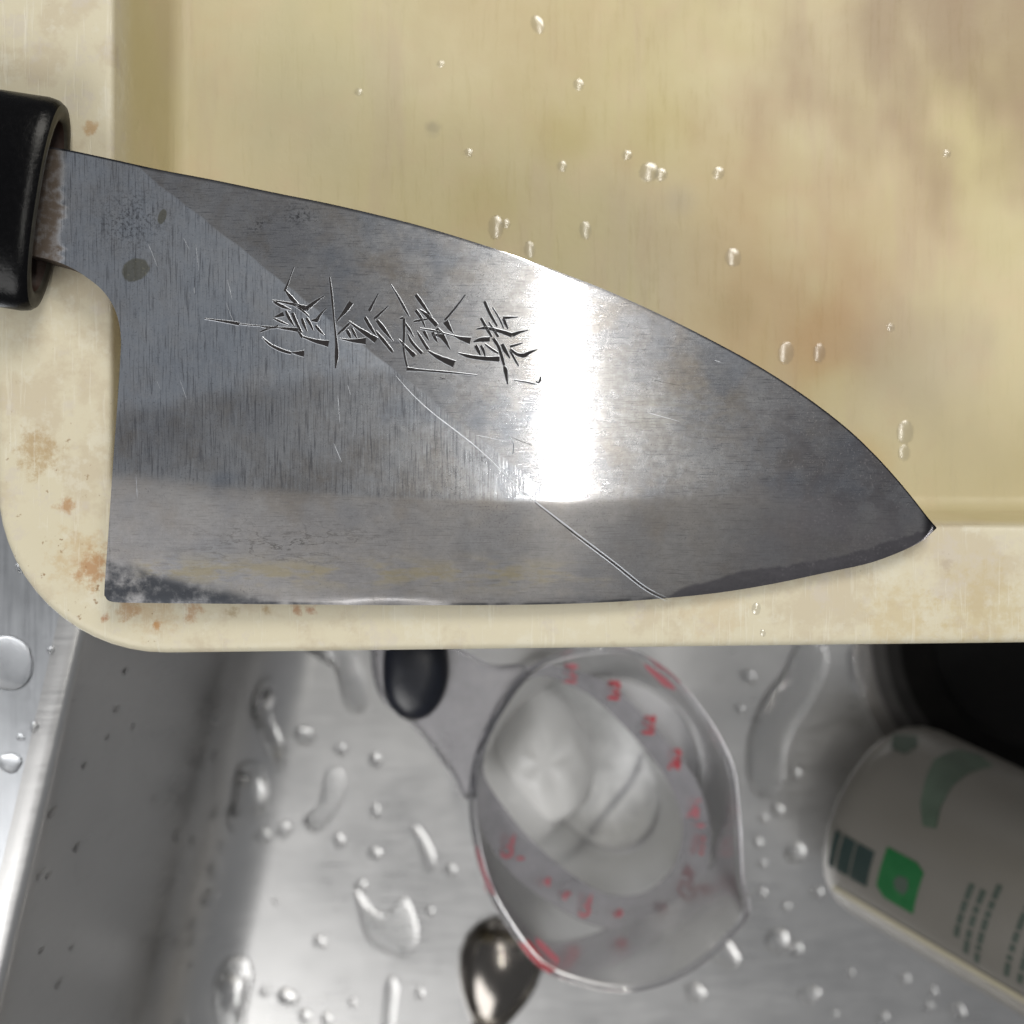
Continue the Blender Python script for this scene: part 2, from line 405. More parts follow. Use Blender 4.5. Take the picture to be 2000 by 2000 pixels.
M['rimglass'] = glass_material('cup_rim_plastic', (0.93, 0.93, 0.95))
M['red'] = simple('red_print', (0.50, 0.03, 0.05), 0.5)
M['palered'] = simple('faded_red_print', (0.47, 0.13, 0.16), 0.5)
M['grip'] = simple('navy_black_grip', (0.006, 0.008, 0.016), 0.35, 0, .5, .5, 250, .3)
M['white'] = simple('reflection_lump', (0.97, 0.97, 0.95), 0.30, 0, .5, .04, 200, .3)
M['spoon'] = simple('spoon_steel', (0.21, 0.195, 0.18), 0.18, 1.0, noise_amt=.15, noise_scale=120)
M['bottle'] = simple('shaded_bottle_plastic', (0.135, 0.128, 0.115), 0.35, 0, .5, .05, 60)  # white plastic greyed in its colour to stand for the shade on it
M['seam'] = simple('bottle_seam', (0.34, 0.31, 0.22), 0.45)
M['green'] = simple('green_print', (0.0, 0.085, 0.018), 0.4)
M['teal'] = simple('dark_teal_print', (0.008, 0.022, 0.020), 0.4)
M['softgreen'] = simple('grey_green_print', (0.04, 0.06, 0.045), 0.45)
M['panel'] = simple('dark_green_panel', (0.055, 0.082, 0.06), 0.45, noise_amt=.6, noise_scale=90)
M['darkgreen'] = simple('small_print', (0.04, 0.055, 0.045), 0.45)
M['shade_dark'] = simple('shade_black', (0.003, 0.003, 0.003), 0.7, 0, .15, .3, 200, .2)  # near-black tone of the disc that darkens the sink corner

# ------------------------------------------------------------------ the sink
def rounded_poly(corners, inset, rad, n=10):
    c = [np.array(p, float) for p in corners]       # counter-clockwise
    N = len(c); lines = []
    for i in range(N):
        a, b = c[i], c[(i+1) % N]; d = (b-a)/np.linalg.norm(b-a); nrm = np.array([-d[1], d[0]])
        lines.append((a+nrm*inset, d))
    pts = []
    vs = []
    for i in range(N):
        (p, d), (q, e) = lines[i-1], lines[i]
        A = np.array([[d[0], -e[0]], [d[1], -e[1]]]); s = np.linalg.solve(A, q-p)
        vs.append(p + d*s[0])
    for i in range(N):
        v = vs[i]; d0 = lines[i-1][1]; d1 = lines[i][1]
        th = math.acos(np.clip(np.dot(d0, d1), -1, 1)); r = max(rad, 0.5)
        t = r*math.tan(th/2)
        s = v - d0*t; nrm = np.array([-d0[1], d0[0]]); ctr = s + nrm*r
        a0 = math.atan2(*(s-ctr)[::-1])
        for k in range(n+1):
            a = a0 + th*k/n
            pts.append(ctr + r*np.array([math.cos(a), math.sin(a)]))
    return pts

def loft(rings, close_first=False, close_last=False):
    """rings: list of lists of (x,y,z) of equal length, closed loops"""
    V = []; F = []
    n = len(rings[0])
    for r in rings: V += [tuple(p) for p in r]
    for i in range(len(rings)-1):
        for k in range(n):
            a = i*n+k; b = i*n+(k+1) % n
            F.append((a, b, b+n, a+n))
    for flag, i in ((close_first, 0), (close_last, len(rings)-1)):
        if flag:
            c = np.mean(np.array(rings[i]), axis=0); V.append(tuple(c)); ci = len(V)-1
            for k in range(n): F.append((i*n+k, i*n+(k+1) % n, ci))
    return V, F

LEDGE = -50.0; FLOOR = -200.0
d_down = np.array([-0.225, -0.974]); d_right = np.array([0.974, -0.225])
TL = np.array([-83.0, 45.0]); TR = TL + 480*d_right; BL = TL + 370*d_down; BR = BL + 480*d_right
opening = [BL, BR, TR, TL]
sink = empty('sink', (100, -150, FLOOR-2))
tag(sink, 'wet stainless steel kitchen sink under the cream plastic tub', 'sink', kind='structure')
rings = []
def ring(inset, z, rad): return [(p[0], p[1], z) for p in rounded_poly(opening, inset, rad)]
prof = [(-7, LEDGE+0.02, 39), (-5.5, LEDGE+.2, 37.5), (-3.5, LEDGE+.35, 35.5), (-1.8, LEDGE+.2, 33.8), (-.6, LEDGE-.4, 32.6), (0, LEDGE-2, 32), (.6, LEDGE-6, 32)]
for k in range(1, 12): prof.append((.6+k*.75, LEDGE-6-k*10.2, 32))
R = 30; x0, z0 = prof[-1][0], prof[-1][1]
for k in range(1, 13):
    a = math.radians(86*k/12); prof.append((x0 + R*(1-math.cos(a)), max(FLOOR, z0 - (z0-FLOOR)*math.sin(a)/math.sin(math.radians(86))), 32))
for (i, z, r) in prof: rings.append(ring(i, z, r))
V, F = loft(rings, close_last=True)
basin = mesh_obj('basin', V, F, M['sink']); fix_normals(basin)
basin_bvh = BVHTree.FromPolygons([Vector(v) for v in V], F)
outer = [(p[0], p[1], LEDGE) for p in rounded_poly([(-420, -520), (620, -520), (620, 330), (-420, 330)], 0, 5)]
inn = [(p[0], p[1], LEDGE) for p in rounded_poly(opening, -6.6, 39)]
Vl, Fl = loft([outer, inn])
ledge = mesh_obj('ledge', Vl, Fl, M['ledge'], smooth=False)
ledge_bvh = BVHTree.FromPolygons([Vector(v) for v in Vl], Fl)
adopt(sink, basin, ledge)

# ------------------------------------------------------------------ the cream tub
RIM = -9.0
tub = empty('plastic_tub', (40, 80, LEDGE+.4))
tag(tub, 'stained cream plastic tub with a wide flat rim, lying over the sink', 'tub')
pO = P(342, 1275, RIM); pO2 = P(2000, 1255, RIM)
ang = math.atan2(pO2.y-pO.y, pO2.x-pO.x)
yb = P(1000, 1268, RIM).y + 1.0                # outer bottom edge
xl = P(-6, 800, RIM).x
def rect(x0, x1, y0, y1): return [(x0, y0), (x1, y0), (x1, y1), (x0, y1)]
def rot(pts, z, c=(0, -26), a=None):
    a = ang if a is None else a
    return [((p[0]-c[0])*math.cos(a)-(p[1]-c[1])*math.sin(a)+c[0], (p[0]-c[0])*math.sin(a)+(p[1]-c[1])*math.cos(a)+c[1], z) for p in pts]
OX = (xl, 205, P(1000, 1268, RIM).y, 225)
ix0 = P(217, 300, RIM).x; iy0 = P(1500, 1021, RIM).y
IX = (ix0, 180, iy0, 200)
def orect(ins, z, r, a=None): return rot(rounded_poly(rect(*OX), ins, r, 14), z, a=a)
def irect(ins, z, r): return rot(rounded_poly(rect(*IX), ins, r, 14), z, a=-0.004)
tr = [orect(3.0, LEDGE+.4, 30), orect(2.2, LEDGE+1.2, 31), orect(.4, -20, 33), orect(0, RIM-1.6, 34), orect(.35, RIM-.7, 34), orect(1.2, RIM-.15, 33), orect(2.2, RIM, 32)]
tr += [irect(-1.6, RIM, 12), irect(-.7, RIM-.15, 11), irect(-.15, RIM-.6, 10.5), irect(0, RIM-1.5, 10)]
ti = [irect(2.6, -40, 9), irect(3.2, -43, 9), irect(4.6, -44.7, 8), irect(6.5, -45.2, 7)]
V, F = loft(tr + ti, close_first=True, close_last=True)
rimo = mesh_obj('tub_shell', V, F, M['plastic']); fix_normals(rimo); sharp_edges(rimo, 60)
tub_bvh = BVHTree.FromPolygons([Vector(v) for v in V], F)
adopt(tub, rimo)

# ------------------------------------------------------------------ the knife
Q = 2000/1932
spine_px = [(58,280),(83,285),(135,293),(217,310.5),(310,331),(420,352),(540,377),(662,402),(828,443),(994,495),(1097,533),(1180,565),(1283,611),(1387,663),(1480,714),(1573,774),(1656,838),(1718,898),(1770,957),(1811,1009),(1829,1030)]
low_px = [(52,498),(76,502),(114,512),(145,526),(171,543),(197,564),(217,590),(230,621),(236,662),(234,725),(228,807),(219,931),(212,1035),(204,1150),(206,1166),(214,1174),(235,1177),(259,1177.5),(414,1179),(621,1181),(828,1182),(1035,1181),(1190,1176),(1304,1168),(1408,1157),(1511,1140),(1615,1118),(1697,1100),(1760,1077),(1801,1056),(1829,1032)]
sh_px = [(60,925),(215,925),(400,945),(620,962),(800,972),(1000,977),(1200,974),(1350,966),(1500,964),(1650,985),(1780,1014),(1830,1031)]
spine = np.array(catmull(spine_px, 12)); low = np.array(catmull(low_px, 12))
edge_x = np.array([p[0] for p in low_px[13:]]); edge_y = np.array([p[1] for p in low_px[13:]])
shx = np.array([p[0] for p in sh_px]); shy = np.array([p[1] for p in sh_px])
shc = np.array(catmull(sh_px, 10))
def edgeY(X): return np.interp(X, np.r_[60, 214, edge_x[2:]], np.r_[1176, 1176, edge_y[2:]])
def shY(X): return np.interp(X, shc[:,0], shc[:,1])
TILT = 4.4/155.0; THICK = 4.5
def base_z(X): return -TILT*((X-1000)/10.0 + 78.0)
def face_z(X, Y):
    X = np.asarray(X, float); Y = np.asarray(Y, float)
    z = base_z(X)
    sh = shY(X); ed = edgeY(X)
    w = np.maximum(ed - sh, 8.0)
    soft = np.interp(X, [200, 700, 1000, 1300, 1600], [22, 14, 8, 14, 40])
    d = (Y - sh)
    ds = 0.5*(d + np.sqrt(d*d + soft*soft)) - 0.5*soft*0.35      # smooth ramp over the ridge
    t = np.clip(ds/(w), 0, 1.0)
    z = z - 3.3*np.minimum(w/205.0, 1)*t
    # small convex micro bevel along the cutting edge
    m = np.clip((Y - (ed-17))/17.0, 0, 1)
    z = z - (0.05 + 0.36*np.exp(-((X-765)/95.0)**2))*m*m*np.minimum(w/100.0, 1)
    # hollow hammer waviness
    z = z + 0.010*np.sin(X/63.0+Y/140.0) + 0.008*np.sin(Y/37.0-X/190.0)
    return z
# pair spine points with lower boundary points
def arc(p): return np.r_[0, np.cumsum(np.hypot(*np.diff(p, axis=0).T))]
def at_x(curve, xs):
    return np.stack([xs, np.interp(xs, curve[:,0], curve[:,1])], 1)
i_h = int(np.argmin(np.hypot(low[:,0]-236, low[:,1]-662)))
i_c = int(np.argmin(np.hypot(low[:,0]-206, low[:,1]-1166)))
i_e = int(np.argmin(np.hypot(low[:,0]-235, low[:,1]-1177)))
segs = [(58, 245, low[:i_h+1], 46), (245, 300, low[i_h:i_c+1], 120), (300, 318, low[i_c:i_e+1], 10), (318, 1829, low[i_e:], 420)]
cs, cl = [], []
for k, (xa, xb, lc, n) in enumerate(segs):
    l = resample(lc, n+1)
    if k == 3:
        f = (l[:,0]-l[0,0])/(l[-1,0]-l[0,0])
        s = at_x(spine, xa + (xb-xa)*f)
        s[-1] = (1829, 1030)
    else:
        s = at_x(spine, np.linspace(xa, xb, n+1))
    if k: l = l[1:]; s = s[1:]
    cs.append(s); cl.append(l)
cs = np.concatenate(cs); cl = np.concatenate(cl)
NR = 230
tv = np.linspace(0, 1, NR+1)
GX = cs[:,None,0]*(1-tv) + cl[:,None,0]*tv
GY = cs[:,None,1]*(1-tv) + cl[:,None,1]*tv
GZ = face_z(GX, GY)
# spine arris: last half millimetre rolls over
ds = (tv[None,:])*np.hypot(cl[:,0]-cs[:,0], cl[:,1]-cs[:,1])[:,None]
GZ = GZ - 0.03*np.clip(1-ds/4.0, 0, 1)**2
k = (H-GZ)/H/10
WX = (GX-1000)*k; WY = (1000-GY)*k
NC = WX.shape[0]
verts = np.stack([WX.ravel(), WY.ravel(), GZ.ravel()], 1)
idx = np.arange(NC*(NR+1)).reshape(NC, NR+1)
faces = np.stack([idx[:-1,:-1].ravel(), idx[:-1,1:].ravel(), idx[1:,1:].ravel(), idx[1:,:-1].ravel()], 1)
knife = empty('kitchen_knife', (0, 20, RIM))
tag(knife, 'worn steel knife with a black handle and engraved characters, lying on the tub', 'knife')
blade = mesh_obj('blade', verts, faces, M['blade'])
me = blade.data
def setattr_(name, arr):
    a = me.attributes.new(name, 'FLOAT', 'POINT'); a.data.foreach_set('value', np.ascontiguousarray(arr.ravel(), dtype=np.float32))
sm = lambda v, a, b: (lambda t: t*t*(3-2*t))(np.clip((v-a)/(b-a), 0, 1))
bevm = sm(GY-shY(GX), -np.interp(GX, [200,900,1300,1600],[14,4,8,40]), np.interp(GX, [200,900,1300,1600],[14,6,8,40]))
setattr_('bevel', bevm)
# core steel that shows dark along the edge towards the tip
corex = [1230, 1290, 1330, 1400, 1500, 1650, 1760, 1829]; corey = [1190, 1176, 1150, 1128, 1110, 1082, 1052, 1031]
wob = 9*(vnoise(GX/26, GY/200, 3)-.5) + 5*(vnoise(GX/9, GY/90, 4)-.5)
core = sm(GY - np.interp(GX, corex, corey) - wob, -3, 4)*sm(GX, 1285, 1310)
setattr_('edge_core', core)
rustm = sm(123 + 16*(vnoise(GX/60, GY/9, 5)-.5) + 22*np.clip((GY-430)/90, -1, .3)*0 - GX, -7, 12)*sm(GX, 20, 60)
setattr_('rust', rustm)
setattr_('spine_patina_shade', 0.92*(1-sm(ds, 2.5, 5.0))*(1-0.9*sm(GX, 930, 1040)*(1-sm(GX, 1230, 1400))) + .9*sm(GX, 1795, 1815))  # spine patina thinned at the highlight; tip darkened to mute a glint
yel = np.exp(-((GY-(1112+0.01*GX))/28.0)**2)*sm(GX, 240, 300)*(1-sm(GX, 1000, 1300)) + 0.5*np.exp(-((GX-1330)/130.0)**2-((GY-790)/70.0)**2)  # edge tarnishing; right-hand patch also paints a faint warm reflection
tipm = sm(GX, 1350, 1650)*0.9
setattr_('tip_patina', tipm)
setattr_('specks', np.clip(np.exp(-((GX-505)/28.0)**2-((GY-(440-.55*(GX-505)))/12.0)**2) + np.exp(-((GX-585)/30.0)**2-((GY-418)/20.0)**2) + .8*np.exp(-((GX-255)/70.0)**2-((GY-430)/60.0)**2) + .9*np.exp(-((GX-945)/14.0)**2-((GY-895)/12.0)**2), 0, 1))
setattr_('etch', np.exp(-((GX-560)/190.0)**2-((GY-1065)/42.0)**2))
setattr_('tarnish_haze', np.clip(yel, 0, 1))
hs = sm(GY - (1085 + np.interp(GX, [200, 330, 470, 640], [0, 40, 72, 100])), -14, 18)*(1-sm(GX, 480, 640)) + 0.9*sm(GY-edgeY(GX), -7, -2)*(1-sm(GX, 1250, 1350))*(1-np.exp(-((GX-765)/110.0)**4))
setattr_('heel_stain', np.clip(hs, 0, 1))
uv = me.uv_layers.new(name='UVMap')
li = np.zeros(len(me.loops), dtype=np.int32); me.loops.foreach_get('vertex_index', li)
uvs = np.stack([GX.ravel()/2000, 1-GY.ravel()/2000], 1)[li]
uv.data.foreach_set('uv', uvs.astype(np.float32).ravel())
# sides and back of the blade
loop = [idx[i,0] for i in range(NC)] + [idx[NC-1,j] for j in range(1, NR+1)] + [idx[i,NR] for i in range(NC-2, -1, -1)] + [idx[0,j] for j in range(NR-1, 0, -1)]
top = verts[loop]
keep = [0]
for i in range(1, len(top)):
    if np.linalg.norm(top[i]-top[keep[-1]]) > 0.02: keep.append(i)
top = top[keep]; n = len(top)
lx = top[:,0]/((H-top[:,2])/H/10)+1000
backz = np.minimum(base_z(lx) - np.interp(lx, [205, 236, 330], [8.6, 7.5, THICK]), top[:,2]-0.12)
bot = np.stack([top[:,0], top[:,1], backz], 1)
V = np.concatenate([top, bot]); F = [(i, i+n, (i+1)%n+n, (i+1)%n) for i in range(n)] + [tuple(range(n, 2*n))]
side = mesh_obj('blade_side', V, F, M['blade_side'], smooth=False); fix_normals(side)

# engraved strokes: (zoom x, zoom y, width) polylines
A = lambda s: [(380+x/5.084, 500+y/5.084, w/5.084) for x, y, w in s]
B = lambda s: [(700+x/4.83, 540+y/4.83, w/4.83) for x, y, w in s]
ch1 = [A(s) for s in [
 [(100,622,4),(300,650,20),(445,675,28)], [(440,674,8),(560,688,8),(650,694,5)], [(660,700,8),(790,710,20),(830,685,6)], [(820,712,8),(920,722,24),(1030,735,38)],
 [(650,755,8),(740,718,18),(820,705,10)], [(670,805,6),(750,880,20),(860,935,28),(960,965,20)], [(970,960,8),(1030,966,36),(1088,970,60)],
 [(1030,745,18),(1070,810,22)], [(1070,800,16),(1200,845,30),(1332,872,58)], [(985,110,4),(930,260,12),(895,350,22)], [(905,345,14),(970,430,34),(1040,490,10)],
 [(770,440,8),(980,480,24),(1110,522,48)], [(1108,528,42),(1190,460,24),(1285,395,4)], [(780,450,14),(860,495,30),(960,535,6)], [(1000,500,8),(1080,550,16),(1135,600,12)],
 [(790,610,8),(885,575,44)], [(785,620,10),(850,650,20),(930,685,6)], [(905,545,18),(940,620,28),(990,695,8)], [(970,565,26),(1010,660,26),(1060,760,20)],
 [(1065,620,20),(1085,680,26),(1115,750,8)], [(1110,615,24),(1150,680,20),(1180,745,8)], [(1160,640,14),(1222,638,40)], [(1215,636,36),(1250,580,16),(1305,520,4)], [(1200,690,20),(1240,740,22),(1290,790,6)]]]
ch2 = [A(s) for s in [
 [(1340,210,10),(1365,420,18),(1385,640,12),(1400,780,16),(1410,900,26),(1410,1000,32),(1400,1115,8)], [(1555,460,46),(1500,540,34),(1450,600,18),(1410,650,8)],
 [(1420,780,10),(1480,725,22),(1550,655,12)], [(1530,650,10),(1640,730,28),(1805,838,54)], [(1440,820,6),(1560,840,24),(1700,845,64)], [(1510,735,22),(1530,770,30),(1550,815,14)], [(1560,715,18),(1585,770,22),(1610,815,8)]]]
ch2 += [B(s) for s in [[(188,160,4),(100,325,26)], [(285,275,4),(215,340,16),(150,400,20)], [(60,385,24),(120,490,28),(165,555,10)], [(160,510,12),(240,610,28),(325,715,20)], [(175,415,28),(240,500,34),(325,610,6)]]]
ch3 = [B(s) for s in [
 [(305,75,4),(380,200,16),(440,310,18),(480,380,8)], [(540,172,28),(610,270,28),(690,385,12)], [(540,320,24),(590,390,24),(630,480,8)], [(520,425,14),(600,410,20),(655,400,8)], [(575,310,8),(660,380,34),(740,465,36)],
 [(1008,172,4),(920,290,12),(815,412,16)], [(822,425,54),(860,490,30),(897,538,4)], [(392,398,16),(425,390,20)], [(430,395,22),(430,560,18),(425,660,16),(440,770,14),(460,852,16)], [(440,440,14),(480,500,20),(520,570,6)],
 [(375,590,8),(450,670,24),(530,752,42)], [(465,545,12),(510,630,24),(600,727,26)], [(550,515,10),(600,600,24),(657,690,26)], [(580,490,8),(700,510,14),(800,535,10),(900,560,8)], [(905,562,10),(970,585,30),(1057,607,60)],
 [(615,515,26),(640,560,24),(665,605,6)], [(700,525,28),(720,575,26),(745,620,8)], [(740,490,30),(780,550,50),(820,610,30),(867,692,6)], [(710,545,10),(790,565,40)], [(660,705,14),(760,765,36),(905,827,64)], [(455,872,32),(600,885,16),(850,905,14),(1120,932,4)]]]
ch4 = [B(s) for s in [
 [(1188,232,20),(1240,350,24),(1310,470,14)], [(1155,392,20),(1210,490,24),(1260,572,16)], [(1110,497,6),(1200,487,24),(1330,515,28),(1450,555,40)], [(1448,554,36),(1520,525,20),(1598,507,4)], [(1365,390,26),(1430,386,16),(1502,381,4)],
 [(1368,396,26),(1390,450,20),(1410,495,6)], [(1265,290,8),(1330,400,10),(1370,490,8)], [(1230,430,10),(1280,510,20),(1320,570,20)], [(1085,617,8),(1150,597,34),(1240,593,42)], [(1105,650,26),(1130,700,26),(1150,745,10)], [(1155,650,22),(1180,700,20),(1195,755,8)],
 [(1190,635,10),(1260,690,18),(1320,725,14)], [(1270,582,26),(1320,660,24),(1350,750,24),(1375,840,16)], [(1375,845,12),(1388,890,32),(1407,1018,4)], [(940,722,8),(1050,755,30),(1200,775,34),(1332,778,46)], [(1355,638,28),(1385,700,30),(1430,772,8)],
 [(1430,662,22),(1548,627,5)], [(1430,685,20),(1500,735,26),(1572,747,40)], [(1565,747,38),(1620,715,20),(1692,688,4)], [(1430,700,14),(1480,790,16),(1512,847,6)], [(1470,978,6),(1600,1000,10),(1685,1020,6)], [(1676,985,8),(1695,1003,10),(1712,985,10),(1718,945,6)]]]
def surf(X, Y, dz):
    z = float(face_z(X, Y)) + dz
    return P(X, Y, z)
def strokes_mesh(name, strokes, label, parent):
    V = []; F = []; MI = []
    for s in strokes:
        p = np.array(catmull(s, 5)) if len(s) > 2 else resample(s, 6)
        n = len(p)
        tg = np.gradient(p[:,:2], axis=0); tg /= np.maximum(np.linalg.norm(tg, axis=1, keepdims=True), 1e-6)
        nr = np.stack([-tg[:,1], tg[:,0]], 1)
        b0 = len(V)
        for i in range(n):
            w = max(p[i,2]*1.03, 1.5)/2*(1+0.16*(random.random()-.5)); o = 1.3 + min(w, 4)*0.15
            jit = (random.random()-.5)*0.7
            hh = 0.022
            for off, dz in ((-w-o, -.01), (-w-0.3, hh), (jit, 0.012), (w+0.3, hh), (w+o, -.01)):
                V.append(surf(p[i,0]+nr[i,0]*off, p[i,1]+nr[i,1]*off, dz))
        for i in range(n-1):
            for j in range(4):
                a = b0+i*5+j; F.append((a, a+1, a+6, a+5)); MI.append(0 if j in (0, 3) else 1)
        # square chisel ends
        for e in (0, n-1):
            a = b0+e*5; F.append((a, a+1, a+2, a+3, a+4)); MI.append(0)
    o = mesh_obj(name, V, F, [M['burr'], M['groove']], parent, smooth=False, matidx=MI)
    o['label'] = label
    return o
parts = [blade, side]
parts.append(strokes_mesh('engraved_character', ch1, 'first engraved character, nearest the handle, with a long stroke to the left', None))
parts.append(strokes_mesh('engraved_character', ch2, 'second engraved character with a long upright stroke', None))
parts.append(strokes_mesh('engraved_character', ch3, 'third engraved character above a long thin underline', None))
parts.append(strokes_mesh('engraved_character', ch4, 'fourth engraved character beside the bright highlight', None))

def scratch(pts, w, mat, h=0.03, off=0.0, name='scratch'):
    p = np.array(catmull([(x, y) for x, y in pts], 8))
    tg = np.gradient(p, axis=0); tg /= np.maximum(np.linalg.norm(tg, axis=1, keepdims=True), 1e-6)
    nr = np.stack([-tg[:,1], tg[:,0]], 1)
    V = []; F = []
    n = len(p)
    for i in range(n):
        e = min(1.0, 4*min(i, n-1-i)/n + .15)
        ww = w*e*(0.7+0.6*random.random())/2
        q = p[i] + nr[i]*(off + (random.random()-.5)*0.3)
        V += [surf(q[0]+nr[i,0]*-ww, q[1]+nr[i,1]*-ww, 0.004), surf(q[0], q[1], h), surf(q[0]+nr[i,0]*ww, q[1]+nr[i,1]*ww, 0.004)]
        if i:
            a = len(V)-6; F += [(a, a+1, a+4, a+3), (a+1, a+2, a+5, a+4)]
    return mesh_obj(name, V, F, mat, smooth=False)
diag = [(768,728),(828,792),(932,875),(1019,957),(1118,1035),(1200,1097),(1262,1146),(1305,1168)]
parts.append(scratch(diag, 2.0, M['burr'], .02))
parts.append(scratch(diag[3:], 2.0, M['groove'], .01, 3.6))
parts.append(scratch(diag[4:], 1.8, M['burr'], .02, 6.5))
parts.append(scratch([(994,850),(1003,868),(1001,888)], 2.4, M['burr'], .04))
for i in range(16):
    X = random.uniform(260, 760); Y = random.uniform(420, 930)
    if (Y-325) < .8*(X-268)+25: continue
    L = random.uniform(12, 60); a = math.radians(random.choice([84, 80, 70, 64, 62]) + random.uniform(-5, 5))
    parts.append(scratch([(X, Y), (X+L*.5*math.cos(a), Y+L*.5*math.sin(a)), (X+L*math.cos(a), Y+L*math.sin(a))], random.uniform(.7, 1.2), M['burr'], .003))
for i in range(9):
    X = random.uniform(850, 1420); Y = random.uniform(640, 940)
    L = random.uniform(10, 70); a = math.radians(random.choice([8, 14, 20, 28]) + random.uniform(-5, 5))
    if float(np.interp(X+L, spine[:,0], spine[:,1])) > Y-15: continue
    parts.append(scratch([(X, Y), (X+L*.5*math.cos(a), Y+L*.5*math.sin(a)), (X+L*math.cos(a), Y+L*math.sin(a))], random.uniform(.7, 1.3), random.choice([M['burr'], M['groove']]), .003))

# handle
hc = P(99, 404, -0.5)
axd = Vector((-math.cos(math.radians(9)), math.sin(math.radians(9)), 0.0))
lat = Vector((axd.y, -axd.x, 0))            # sideways (+y-ish up the picture)
if lat.y < 0: lat = -lat
up = Vector((0, 0, 1))
def hring(d, a, b, n=56):
    r = []
    for k in range(n):
        t = 2*math.pi*k/n; c, s = math.cos(t), math.sin(t); e = 2.35
        cx = abs(c)**(2/e)*math.copysign(1, c)*a; sz = abs(s)**(2/e)*math.copysign(1, s)*b
        p = hc + axd*d + lat*cx + up*sz
        r.append((p.x, p.y, p.z))
    return r
LA, LB = 21.0, 8.0
hr = [hring(120, LA*.86, LB*.9), hring(118, LA*.94, LB*.97)] + [hring(d, LA*(1.0-.02*(d/110)), LB) for d in (110, 80, 50, 25, 6)] + [hring(3, LA, LB), hring(1.2, LA-.35, LB-.35), hring(.3, LA-1.0, LB-1.0)]
V, F = loft(hr, close_first=True)
handle = mesh_obj('handle', V, F, M['black']); fix_normals(handle)
V, F = loft([hring(.3, LA-1.0, LB-1.0), hring(0, LA-1.8, LB-1.5), hring(.1, LA-3.6, LB-2.2), hring(.8, LA-4.2, LB-2.6)])
lip = mesh_obj('ferrule_lip', V, F, M['black_edge']); fix_normals(lip)
V, F = loft([hring(.8, LA-4.2, LB-2.6), hring(4.0, LA-4.6, LB-2.9)], close_last=True)
core_o = mesh_obj('ferrule_core', V, F, M['wood']); fix_normals(core_o)
parts += [handle, lip, core_o]
adopt(knife, blade, side, handle)
for q in parts:
    if q in (lip, core_o): q.parent = handle
    elif q not in (blade, side, handle): q.parent = blade

# ------------------------------------------------------------------ measuring cup
RIMZ = -110.0
rim_px = [(1031,1308),(1114,1272),(1218,1266),(1300,1308),(1362,1375),(1404,1438),(1434,1509),(1445,1613),(1450,1715),(1462,1784),(1420,1838),(1372,1882),(1302,1920),(1216,1937),(1125,1921),(1052,1886),(990,1807),(948,1729),(924,1637),(918,1555),(928,1480),(965,1395)]
rim_c = catmull(rim_px, 8, True)
rim_w = [P(p[0], p[1], RIMZ) for p in rim_c]
cc = sum(rim_w, Vector())/len(rim_w)
cup = empty('measuring_cup', (cc.x, cc.y, FLOOR))
tag(cup, 'clear plastic measuring cup with red markings standing in the sink', 'measuring cup')
def scaled(s, z, shrink=0.0):
    r = []
    for p in rim_w:
        d = Vector((p.x-cc.x, p.y-cc.y, 0)); L = d.length
        q = d*(s*(L-shrink)/L)
        r.append((cc.x+q.x, cc.y+q.y, z))
    return r
def base_ring(s, z, shrink=0.0, f=0.0):
    """blend from the rim outline to a plain ellipse near the base"""
    r = []
    for p in rim_w:
        d = Vector((p.x-cc.x, p.y-cc.y, 0)); L = d.length; a = math.atan2(d.y, d.x)
        Le = 40.0/math.sqrt(1 + 0.12*math.cos(2*(a-math.radians(100)))**1) 
        Lm = (L*(1-f) + Le*f - shrink)*s
        r.append((cc.x+math.cos(a)*Lm, cc.y+math.sin(a)*Lm, z))
    return r
outer = [base_ring(1, RIMZ, 0, 0), base_ring(.99, -122, 0, .15), base_ring(.95, -150, 0, .6), base_ring(.91, -180, 0, .9), base_ring(.89, -196, 0, 1), base_ring(.84, FLOOR+.3, 0, 1)]
inner = [base_ring(.83, FLOOR+3, 1.5, 1), base_ring(.88, -194, 1.5, 1), base_ring(.91, -180, 1.6, .9), base_ring(.95, -150, 1.6, .6), base_ring(.99, -122, 1.6, .15), base_ring(1, RIMZ, 1.6, 0)]
V, F = loft(outer, close_last=True); V2, F2 = loft(inner[::-1], close_last=True)
n0 = len(V); V += V2; F += [tuple(i+n0 for i in f) for f in F2]
n = len(rim_w)
wall = mesh_obj('cup_wall', V, F, M['cup'])
def tube(pts, r, mat, name, closed=True, nseg=8):
    pts = [Vector(p) for p in pts]; N = len(pts); V = []; F = []
    for i in range(N):
        a = pts[(i-1) % N] if closed or i else pts[0]; b = pts[(i+1) % N] if closed or i < N-1 else pts[-1]
        tg = (b-a).normalized(); s = tg.cross(Vector((0, 0, 1)))
        s = s.normalized() if s.length > 1e-4 else Vector((1, 0, 0)); u = s.cross(tg).normalized()
        rr = r[i] if isinstance(r, list) else r
        for k in range(nseg):
            q = 2*math.pi*k/nseg; V.append(pts[i] + s*math.cos(q)*rr + u*math.sin(q)*rr)
    for i in range(N if closed else N-1):
        for k in range(nseg):
            F.append((i*nseg+k, i*nseg+(k+1) % nseg, ((i+1) % N)*nseg+(k+1) % nseg, ((i+1) % N)*nseg+k))
    if not closed: F += [tuple(range(nseg)), tuple(range((N-1)*nseg, N*nseg))]
    o = mesh_obj(name, V, F, mat); fix_normals(o); return o
rim_t = tube([(p[0], p[1], p[2]) for p in base_ring(1, RIMZ, .8, 0)], 1.15, M['rimglass'], 'cup_rim')
